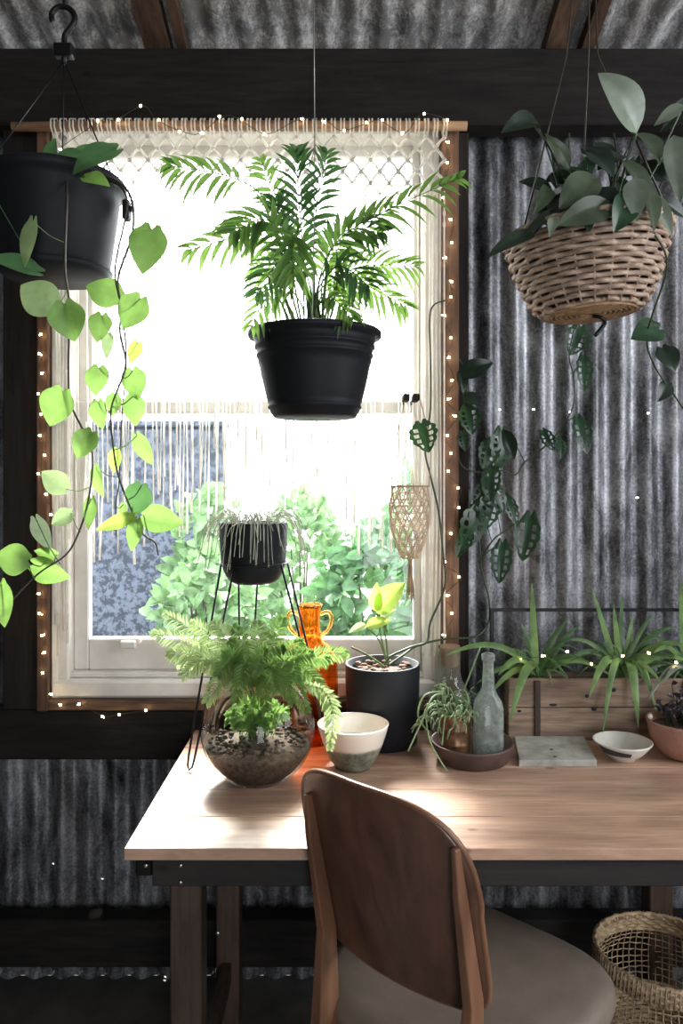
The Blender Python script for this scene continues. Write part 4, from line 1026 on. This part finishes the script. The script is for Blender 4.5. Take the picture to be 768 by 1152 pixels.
# ------------------------------------------------------------------ glass bowl terrarium with fern
def terrarium():
    d = 1.715; c = P(290, 0, d); R0 = .129; zc = TZ+.118
    root = thing('fern_terrarium', 'round clear glass bowl planted with a lacy green fern on table', 'potted plant', (c.x, d, TZ+.001))
    pr = []
    a0 = math.asin(.118/R0)
    n = 26; a1 = math.radians(52)
    for i in range(n+1):
        a = -a0+(a0+a1)*i/n; pr.append((R0*math.cos(a), zc+R0*math.sin(a)-TZ))
    base = [(.001, .0015)]+pr
    gl = MB(); gl.lathe(base, (c.x, d, TZ), 56)
    rt = pr[-1][0]; zt = TZ+pr[-1][1]
    gl.tube([(c.x+rt*math.cos(a), d+rt*math.sin(a), zt) for a in [2*PI*k/48 for k in range(48)]], .003, 6, closed=True)
    gl.build('glass_bowl', M['clearglass'], root)
    so = MB(); zs = TZ+.075
    ps = [(.001, .005)]+[((R0-.005)*math.cos(a), zc+(R0-.005)*math.sin(a)-TZ) for a in [-a0+.05+(a0-.05-.32)*i/10 for i in range(11)]]
    ps.append((.07, ps[-1][1]+.012)); ps.append((.001, ps[-1][1]+.012)); so.lathe(ps, (c.x, d, TZ), 40)
    top = TZ+ps[-1][1]
    for k in range(240):
        a = rnd(0, 2*PI); r = .108*math.sqrt(rnd(0, 1)); so.ball((c.x+r*math.cos(a), d+r*math.sin(a), top-.012+rnd(-.004, .010)), rnd(.003, .007), 5, (1, 1, .7))
    so.build('soil', M['soil'], root)
    ctr = Vector((c.x, d, top-.004))
    # fronds by their tips (pixels) and depth offset
    tips = [(172, 712, -.02, 'fernpale'), (188, 735, -.06, 'fernpale'), (186, 690, .06, 'fernpale'), (205, 760, -.10, 'fernpale'), (215, 700, 0, 'fernpale'), (240, 700, -.06, 'fernpale'), (262, 705, .05, 'fern'), (290, 700, -.02, 'fernpale'),
            (318, 695, .03, 'fern'), (340, 722, -.06, 'fern'), (370, 742, -.03, 'fern'), (390, 735, .05, 'fern'), (378, 800, -.09, 'fern'), (362, 775, -.10, 'fern'), (330, 790, -.15, 'fern'), (300, 800, -.17, 'fern'), (265, 790, -.17, 'fern'),
            (232, 790, -.14, 'fernpale'), (250, 735, -.12, 'fern'), (300, 730, -.12, 'fern'), (330, 745, -.13, 'fern'), (222, 730, .04, 'fernpale'), (200, 745, .02, 'fernpale'), (275, 745, .02, 'fern'), (310, 760, .0, 'fern'), (350, 760, .06, 'fern'), (290, 760, -.14, 'fern'), (320, 730, -.04, 'fern'), (245, 760, -.13, 'fern'), (345, 800, -.13, 'fern'),
            (352, 735, -.1, 'fern'), (282, 722, .06, 'fern'), (230, 745, -.12, 'fernpale'), (270, 770, -.15, 'fern'), (312, 778, -.15, 'fern'), (336, 765, -.1, 'fern'), (304, 712, .03, 'fernpale'), (258, 722, -.05, 'fern')]
    for (x, y, o, mt) in tips:
        T_ = P(x, y, d+o); bs = ctr+Vector((rnd(-.025, .025), rnd(-.025, .025), 0))
        hv = T_-bs; rise = .045 if y < 760 else .085
        neck = Vector((c.x+(T_.x-c.x)*.28, d+(T_.y-d)*.28, zt+.006)); 
        mid = neck.lerp(T_, .5)+Vector((0, 0, rise*.55))
        fm = MB(); cpts = [bs, neck, mid, T_]
        frond(fm, fm, cpts, 30, .032 if mt == 'fern' else .034, .0058, .32, (rnd(-.4, .4), -1, rnd(.1, .6)), .18, 3, 74, .2, .0011)
        fm.build('frond', M[mt], root)
    # drooping frond over the right side and low foliage inside the bowl
    ins = MB()
    for k in range(26):
        a = rnd(0, 2*PI); r = rnd(.02, .085); b0 = ctr+Vector((rnd(-.04, .04), rnd(-.04, .04), 0)); t_ = Vector((c.x+r*math.cos(a), d+r*math.sin(a), top+rnd(.03, .075)))
        frond(ins, ins, [b0, (b0+t_)/2+Vector((0, 0, .02)), t_], 9, .024, .009, .25, (0, -1, .4), .2, 3, 70, .2, .0009)
    ins.build('low_foliage', M['fern'], root)
    dm = MB(); frond(dm, dm, [P(338, 770, d-.08), P(362, 775, d-.14), P(374, 800, d-.16), P(371, 842, d-.16)], 20, .026, .009, .05, (0, -1, 0), .3, 3, 74, .2, .001); dm.build('frond', M['fernpale'], root)
terrarium()

# ------------------------------------------------------------------ amber jug
def jug():
    d = 1.982; c = P(348, 0, d); z0 = TZ+.001
    root = thing('amber_jug', 'amber glass jug with two small neck handles behind the terrarium', 'jug', (c.x, d, z0))
    zt = P(0, 680, d).z; hz = zt-z0
    outp = [(.001, 0), (.064, 0), (.070, .006), (.074, .04), (.075, .15), (.073, .205), (.062, .238), (.040, .258), (.030, .272), (.0275, .30), (.029, hz-.01), (.035, hz)]
    inn = [(.031, hz), (.025, hz-.012), (.0235, .30), (.026, .274), (.037, .254), (.058, .234), (.069, .205), (.071, .15), (.070, .04), (.066, .010), (.001, .008)]
    g = MB(); g.lathe(outp+inn, (c.x, d, z0), 48); g.build('body', M['amber'], root)
    for s in (-1, 1):
        h = MB(); h.tube(spline([(c.x+s*.028, d, z0+hz-.025), (c.x+s*.050, d, z0+hz-.020), (c.x+s*.058, d, z0+hz-.040), (c.x+s*.048, d, z0+hz-.066), (c.x+s*.031, d, z0+hz-.080)], 5), .0052, 8); h.build('handle', M['amber'], root)
jug()

# ------------------------------------------------------------------ bowls, tray, bottles
def bowl_prof(r, h, foot=.45, t=.004):
    o = [(.001, 0), (r*foot, 0), (r*foot+.002, .006)]
    for i in range(1, 10):
        q = i/9; o.append((r*(foot+(1-foot)*(q**.62)), .006+(h-.006)*q))
    o.append((r-t*.5, h+.001))
    for i in range(9, -1, -1):
        q = i/9; o.append((max(.001, r*(foot+(1-foot)*(q**.62))-t), .006+t+(h-.006-t)*q))
    o.append((.001, .006+t)); return o
def lathe_thing(name, label, cat, prof, px, d, m, n=48, z=TZ):
    c = P(px, 0, d); b_ = MB(); b_.lathe(prof, (c.x, d, z+.001), n); return tag(b_.build(name, m), label, cat), c
lathe_thing('bowl', 'footed ceramic bowl, cream above and mottled grey-green below, behind the chair', 'bowl', bowl_prof(.085, .102, .50), 397, 1.795, M['bandglaze'])
sb, c = lathe_thing('bowl', 'small shallow cream bowl with dark rim patch beside the terracotta bowl', 'bowl', bowl_prof(.070, .044, .42), 700, 1.845, M['creamglaze'])
def tray():
    d = 1.842; c = P(531, 0, d); r = .099
    b_ = MB(); b_.lathe([(.001, 0), (.082, 0), (.086, .003), (r, .040), (r+.001, .046), (r-.004, .046), (.083, .008), (.001, .008)], (c.x, d, TZ+.001), 56)
    tag(b_.build('saucer_tray', M['brownclay']), 'round dark brown clay saucer holding tin and bottle', 'tray')
    zb = TZ+.0095
    # square glass bottle
    bd = 1.825; bc = P(549, 0, bd); sq = .031
    root = thing('glass_bottle', 'clear old glass bottle with narrow neck standing in the brown saucer', 'bottle', (bc.x, bd, zb))
    b2 = MB(); n = 32; zt = P(0, 735, bd).z; hb = zt-zb
    prof = [(.001, 0, .6), (.030, 0, .6), (.0335, .004, .5), (.034, .03, .5), (.034, .122, .5), (.031, .138, .6), (.021, .155, .85), (.0150, .172, 1), (.0125, hb-.03, 1), (.0125, hb-.018, 1), (.016, hb-.017, 1), (.016, hb-.002, 1), (.013, hb, 1), (.011, hb-.003, 1)]
    vs = []
    for (r_, z_, e) in prof:
        for k in range(n):
            a = 2*PI*(k+.5)/n; ca, sa = math.cos(a), math.sin(a)
            vs.append((bc.x+r_*math.copysign(abs(ca)**e, ca), bd+r_*math.copysign(abs(sa)**e, sa), zb+z_))
    b2.add(vs, [(i*n+k, i*n+(k+1) % n, (i+1)*n+(k+1) % n, (i+1)*n+k) for i in range(len(prof)-1) for k in range(n)])
    b2.build('bottle_body', M['bottleglass'], root)
    b3 = MB(); b3.box((bc.x-.026, bd-.026, zb+.003), (bc.x+.026, bd+.026, zb+.016), .006); b3.build('bottle_base', M['bottleglass'], root)
    # tin with rhipsalis
    td = 1.845; tc = P(512, 0, td)
    tr = thing('cactus_tin', 'bronze tin of tangled green pencil-cactus stems in the brown saucer', 'potted plant', (tc.x, td, zb))
    t_ = MB(); t_.lathe([(.001, 0), (.039, 0), (.040, .003), (.040, .03), (.0415, .033), (.040, .036), (.040, .066), (.0415, .069), (.040, .072), (.041, .103), (.042, .106), (.039, .106), (.038, .09), (.001, .09)], (tc.x, td, zb), 40); t_.build('tin', M['tin'], tr)
    so = MB(); so.lathe([(.001, .006), (.038, 0)], (tc.x, td, zb+.092), 24); so.build('soil', M['soil'], tr)
    st = MB()
    def cact(p, dv, L, r_, depth):
        q = p+dv*L; sag = Vector((0, 0, -L*.12)); st.tube([p, (p+q)/2+Vector((rnd(-.003, .003), 0, .004)), q+sag], [r_, r_*1.05, r_*.8], 6)
        if depth > 0:
            for _ in range(R.choice((1, 2, 2))):
                nd = (dv+Vector((rnd(-.8, .8), rnd(-.8, .6), rnd(-1.1, .2)))).normalized(); cact(q+sag, nd, L*rnd(.6, .95), r_*.88, depth-1)
    for k in range(20):
        a = rnd(0, 2*PI); r0 = rnd(0, .028); p0 = Vector((tc.x+r0*math.cos(a), td+r0*math.sin(a), zb+.092))
        dv = Vector((math.cos(a)*rnd(.3, .9)-.12, math.sin(a)*.6-.15, rnd(.5, 1))).normalized(); cact(p0, dv, rnd(.028, .045), .0024, 3)
    for e in ([(500, 780, .0), (486, 785, -.05), (474, 812, -.08), (459, 845, -.10)], [(496, 790, -.03), (480, 800, -.07), (484, 835, -.09), (503, 868, -.10)], [(500, 778, 0), (478, 782, -.03), (470, 805, -.04), (482, 824, -.05)], [(505, 790, -.04), (500, 810, -.06), (497, 838, -.065)], [(520, 780, 0), (530, 755, 0), (540, 728, .01)], [(505, 790, -.04), (515, 820, -.07), (514, 823, -.07)]):
        st.tube(spline([P(x, y, td+o) for x, y, o in e], 5), .0022, 6)
    st.build('stem', M['cactus'], tr)
tray()
def carafe():
    d = 1.99; c = P(506, 0, d); z0 = TZ+.001; zt = P(0, 727, d).z; h = zt-z0
    root = thing('glass_carafe', 'round-bodied clear glass carafe with wide neck behind the saucer', 'carafe', (c.x, d, z0))
    g = MB(); g.lathe([(.001, .002), (.036, 0), (.048, .012), (.056, .05), (.057, .085), (.053, .115), (.042, .138), (.031, .155), (.027, .175), (.0285, h-.006), (.031, h), (.0285, h)], (c.x, d, z0), 44); g.build('body', M['carafe'], root)
    s = MB(); s.lathe([(.022, h-.05), (.025, h-.045), (.0265, h-.005), (.026, h+.002), (.001, h+.002)], (c.x, d, z0), 28); s.build('cork_stopper', M['jute'], root)
carafe()
def tile():
    m = MB(); zt = TZ+.016
    a = P(583, 862, 1.80); b_ = P(670, 862, 1.80)
    A = Vector((a.x, 1.793, 0)); B = Vector((b_.x, 1.793, 0)); C_ = Vector((P(657, 0, 1.965).x, 1.965, 0)); D = Vector((P(578, 0, 1.965).x, 1.965, 0))
    vs = []
    for z, s in ((TZ+.001, 0), (zt-.002, 0), (zt, .002)):
        ce = (A+B+C_+D)/4
        for q in (A, B, C_, D): w_ = q+(ce-q).normalized()*s; vs.append((w_.x, w_.y, z))
    fs = [(0, 3, 2, 1), (8, 9, 10, 11)]
    for l in (0, 4):
        for k in range(4): fs.append((l+k, l+(k+1) % 4, l+4+(k+1) % 4, l+4+k))
    m.add(vs, fs, False); root = m.build('stone_tile', M['stone']); tag(root, 'flat rectangular pale grey stone tile lying on the table', 'tile')
    h = MB()
    for (x, y) in ((620, 843), (624, 851)):
        d = (H-zt)*F/(y-HY); p = P(x, y, d); h.ball((p.x, p.y, zt), .0048, 6, (1, 1, .25))
    h.build('dark_mark', M['bluemark'], root)
    return root
tile()
def small_mark():
    d = 1.845; c = P(700, 0, d); m = MB()
    pr = bowl_prof(.070, .044, .42)
    # dark painted patch on the bowl's left rim
    def fn(a, b_):
        ang = math.radians(195+75*a); q = .35+.6*b_*(1-.5*a); r = .070*(.42+.58*(q**.62))+.0006; return Vector((c.x+r*math.cos(ang), d+r*math.sin(ang), TZ+.007+.038*q))
    m.grid(fn, 10, 5); sb_o = bpy.data.objects['bowl.001']; m.build('painted_patch', M['bluemark'], sb_o)
small_mark()
def terra():
    d = 1.86; c = P(768, 0, d)
    root = thing('terracotta_bowl', 'rounded terracotta bowl with dark purple leaves at the table right', 'potted plant', (c.x, d, TZ+.001))
    b_ = MB(); b_.lathe([(.001, 0), (.04, 0), (.055, .008), (.072, .03), (.080, .06), (.084, .082), (.087, .088), (.081, .09), (.077, .07), (.001, .068)], (c.x, d, TZ+.001), 44); b_.build('pot', M['terracotta'], root)
    so = MB(); so.lathe([(.001, .008), (.077, 0)], (c.x, d, TZ+.072), 24); so.build('soil', M['soil'], root)
    kb = MB(); kb.ball(P(731, 806, d), .0065, 7); kb.build('pebble', M['creamglaze'], root)
    lf_ = MB(); stx = MB()
    for k in range(46):
        a = rnd(0, 2*PI); r = rnd(0, .05); b0 = Vector((c.x+r*math.cos(a), d+r*math.sin(a), TZ+.076)); e = b0+Vector((math.cos(a)*rnd(.01, .05), math.sin(a)*rnd(.01, .05), rnd(.02, .085)))
        stx.tube([b0, e], .0012, 4)
        for j in range(3):
            p = b0.lerp(e, .45+.27*j); dv = Vector((rnd(-1, 1), rnd(-1, .5), rnd(-.1, .8))).normalized(); leaf(lf_, p, p+dv*rnd(.014, .026), .013, (0, -1, 1), 'oval', .1, .15, 5, 1)
    lf_.build('foliage', M['purple'], root); stx.build('stem', M['stemdark'], root)
terra()

# ------------------------------------------------------------------ crate planter, iron frame, spider plants
CY0, CY1 = 1.978, 2.055; CX0, CX1 = P(572, 0, 1.975).x, 1.05; CZ = P(0, 764, 1.975).z
def crate():
    root = thing('wooden_crate', 'long weathered wooden planter crate at the back of the table', 'planter', ((CX0+CX1)/2, (CY0+CY1)/2, TZ))
    z0 = TZ+.001; hm = (CZ-z0)
    for i, (za, zb) in enumerate(((z0, z0+hm*.52), (z0+hm*.535, CZ))):
        b_ = MB(); b_.box((CX0, CY0, za), (CX1, CY0+.012, zb), .002); b_.build('front_board', M['crate'], root)
    b_ = MB(); b_.box((CX0, CY1-.012, z0), (CX1, CY1, CZ), .002); b_.build('back_board', M['crate'], root)
    for x in (CX0, CX1-.016): b_ = MB(); b_.box((x, CY0+.012, z0), (x+.016, CY1-.012, CZ), .002); b_.build('end_board', M['crate'], root)
    for px in (603, 770): 
        b_ = MB(); x = P(px, 0, CY0).x; b_.box((x-.006, CY0-.006, z0), (x+.010, CY0, CZ-.004), .002); b_.build('batten', M['tableleg'], root)
    s = MB(); s.box((CX0+.016, CY0+.012, z0+.01), (CX1-.016, CY1-.012, CZ-.012)); s.build('soil', M['soil'], root)
    hm_ = MB()
    for (px, py, w_, h_) in ((622, 793, .018, .005), (660, 783, .010, .007), (668, 798, .013, .006), (690, 776, .012, .008), (715, 790, .014, .006), (584, 800, .010, .005)):
        p = P(px, py, CY0); hm_.ball((p.x, CY0, p.z), 1, 6, (w_*.6, .0012, h_*.7))
    hm_.build('knot_mark', M['blackpot2'], root)
    # small outer board section standing at the left end
    fr_ = MB(); z1 = P(0, 686, 2.04).z; x0 = P(553, 0, 2.04).x
    fr_.box((x0-.005, 2.036, TZ+.001), (x0+.005, 2.046, z1), .001); fr_.box((x0-.005, 2.034, z1-.004), (1.03, 2.044, z1+.004), .001); fr_.box((1.02, 2.036, TZ+.001), (1.03, 2.046, z1), .001)
    tag(fr_.build('iron_frame', M['blackmetal']), 'thin black iron rail frame standing behind the wooden crate', 'rail')
crate()
def spider(px, py, d, leaves, label, seed, nfill=26):
    c = P(px, py, d); root = thing('spider_plant', label, 'plant', (c.x, d, CZ-.012), 'spider plants in the crate')
    for (tx, ty, o, rise, w_, mt) in leaves:
        lm = MB(); T_ = P(tx, ty, d+o); b0 = Vector((c.x+rnd(-.012, .012), d+rnd(-.01, .01), CZ-.013))
        pts = arch(b0, T_, rise, 12); ribbon(lm, pts, w_*.80*d/F, None, .3); lm.build('leaf', M[mt], root)
    fm = MB()
    for k in range(nfill):
        a = rnd(PI*.95, PI*2.05) if k % 3 else rnd(0, 2*PI); L = rnd(.07, .19); b0 = Vector((c.x+rnd(-.018, .018), d+rnd(-.01, .01), CZ-.013))
        yy = max(-.1, min(.06, math.sin(a)*L*.6)); T_ = b0+Vector((math.cos(a)*L, yy, rnd(-.02, .11))); ribbon(fm, arch(b0, T_, rnd(.03, .07), 9), rnd(.006, .009), None, .3)
    fm.build('foliage', M['spiderdark'], root)
dS = 2.015
spider(606, 762, dS, [(500, 738, -.09, .075, 11, 'spider'), (598, 655, -.02, .0, 12, 'spider'), (573, 815, -.16, .10, 14, 'spider'), (560, 760, -.14, .06, 13, 'spider'), (548, 785, -.1, .06, 10, 'spider'), (650, 705, .02, .03, 10, 'spiderdark'), (665, 745, .0, .05, 10, 'spiderdark'), (640, 695, .03, .03, 9, 'spiderdark'), (560, 735, .03, .04, 10, 'spiderdark'), (690, 762, -.04, .06, 9, 'spider'), (535, 770, -.08, .05, 9, 'spiderdark'), (585, 700, .03, .03, 9, 'spiderdark')],
       'left spider plant in crate with long leaf arching over the bottle', 3)
spider(700, 760, dS, [(665, 660, 0, .01, 10, 'spider'), (712, 690, .02, .01, 9, 'spider'), (678, 826, -.13, .13, 11, 'spider'), (662, 786, -.14, .09, 13, 'spider'), (718, 820, -.14, .11, 15, 'spider'), (738, 800, -.12, .10, 11, 'spider'), (770, 725, -.06, .05, 13, 'spider'), (700, 665, .02, .01, 8, 'spiderdark'), (640, 720, .0, .05, 9, 'spider'), (690, 680, 0, .01, 10, 'spider'), (760, 705, .02, .05, 10, 'spiderdark'), (735, 690, 0, .03, 8, 'spiderdark'), (640, 742, -.06, .06, 10, 'spiderdark'), (745, 770, -.12, .06, 10, 'spider'), (778, 745, -.03, .05, 10, 'spider')],
       'middle spider plant in crate with striped leaves falling over the front', 5, 34)
spider(775, 758, dS, [(765, 650, 0, .01, 9, 'spider'), (735, 735, -.08, .06, 10, 'spider'), (745, 770, -.12, .05, 9, 'lilypale'), (728, 790, -.13, .07, 8, 'lilypale'), (800, 700, 0, .04, 10, 'spider'), (790, 790, -.1, .08, 10, 'spider'), (725, 712, .02, .04, 9, 'spiderdark')],
       'rightmost spider plant in crate above the terracotta bowl', 9)

# hooks for the two hanging pots without a visible S hook
eyehook(P(354, 0, 1.72).x, 1.72, roofz(1.72)-.036, 'small black eye hook in the roof holding the palm pot wire')
eyehook(P(664, 0, 1.63).x, 1.63, roofz(1.63)-.036, 'small black eye hook in the roof holding the cane basket')

# ------------------------------------------------------------------ light and camera
wd = bpy.data.worlds.new('world'); sc.world = wd; wd.use_nodes = True
nt = wd.node_tree; bg = nt.nodes['Background']; bg.inputs['Color'].default_value = (.93, .97, 1, 1); bg.inputs['Strength'].default_value = 7.0
def portal(name, loc, sx, sy, rot):
    l = bpy.data.lights.new(name, 'AREA'); l.shape = 'RECTANGLE'; l.size = sx; l.size_y = sy; l.cycles.is_portal = True
    o = bpy.data.objects.new(name, l); COL.objects.link(o); o.location = loc; o.rotation_euler = rot
portal('window_portal', (-.265, 2.24, 1.62), 1.1, 1.62, (math.radians(-90), 0, 0))
portal('side_portal', (X1+.06, (SY0+SY1)/2, (SZ0+SZ1)/2), SY1-SY0, SZ1-SZ0, (math.radians(90), 0, math.radians(90)))
portal('rear_fill_portal', ((DX0+DX1)/2, YB-.06, DZ1/2), DX1-DX0, DZ1, (math.radians(90), 0, 0))
sl = bpy.data.lights.new('sun', 'SUN'); sl.energy = 30; sl.angle = math.radians(22); sl.color = (1, .97, .92)
so = bpy.data.objects.new('sun', sl); COL.objects.link(so)
dirv = Vector((.05, -1, -.95)).normalized(); so.rotation_euler = dirv.to_track_quat('-Z', 'Y').to_euler(); so.location = (-1, 5, 5)

cam = bpy.data.cameras.new('camera'); co = bpy.data.objects.new('camera', cam); COL.objects.link(co)
co.location = (0, 0, H); co.rotation_euler = (math.radians(90), 0, 0)
cam.sensor_fit = 'VERTICAL'; cam.sensor_height = 36; cam.lens = F/1152*36
cam.shift_y = -(576-HY)/1152; cam.clip_start = .05
sc.camera = co
sc.view_settings.view_transform = 'Standard'; sc.view_settings.look = 'None'; sc.view_settings.gamma = 1; sc.view_settings.use_curve_mapping = False
sc.view_settings.exposure = 0.5
sc.cycles.use_denoising = True
sc.cycles.max_bounces = 10; sc.cycles.transparent_max_bounces = 24
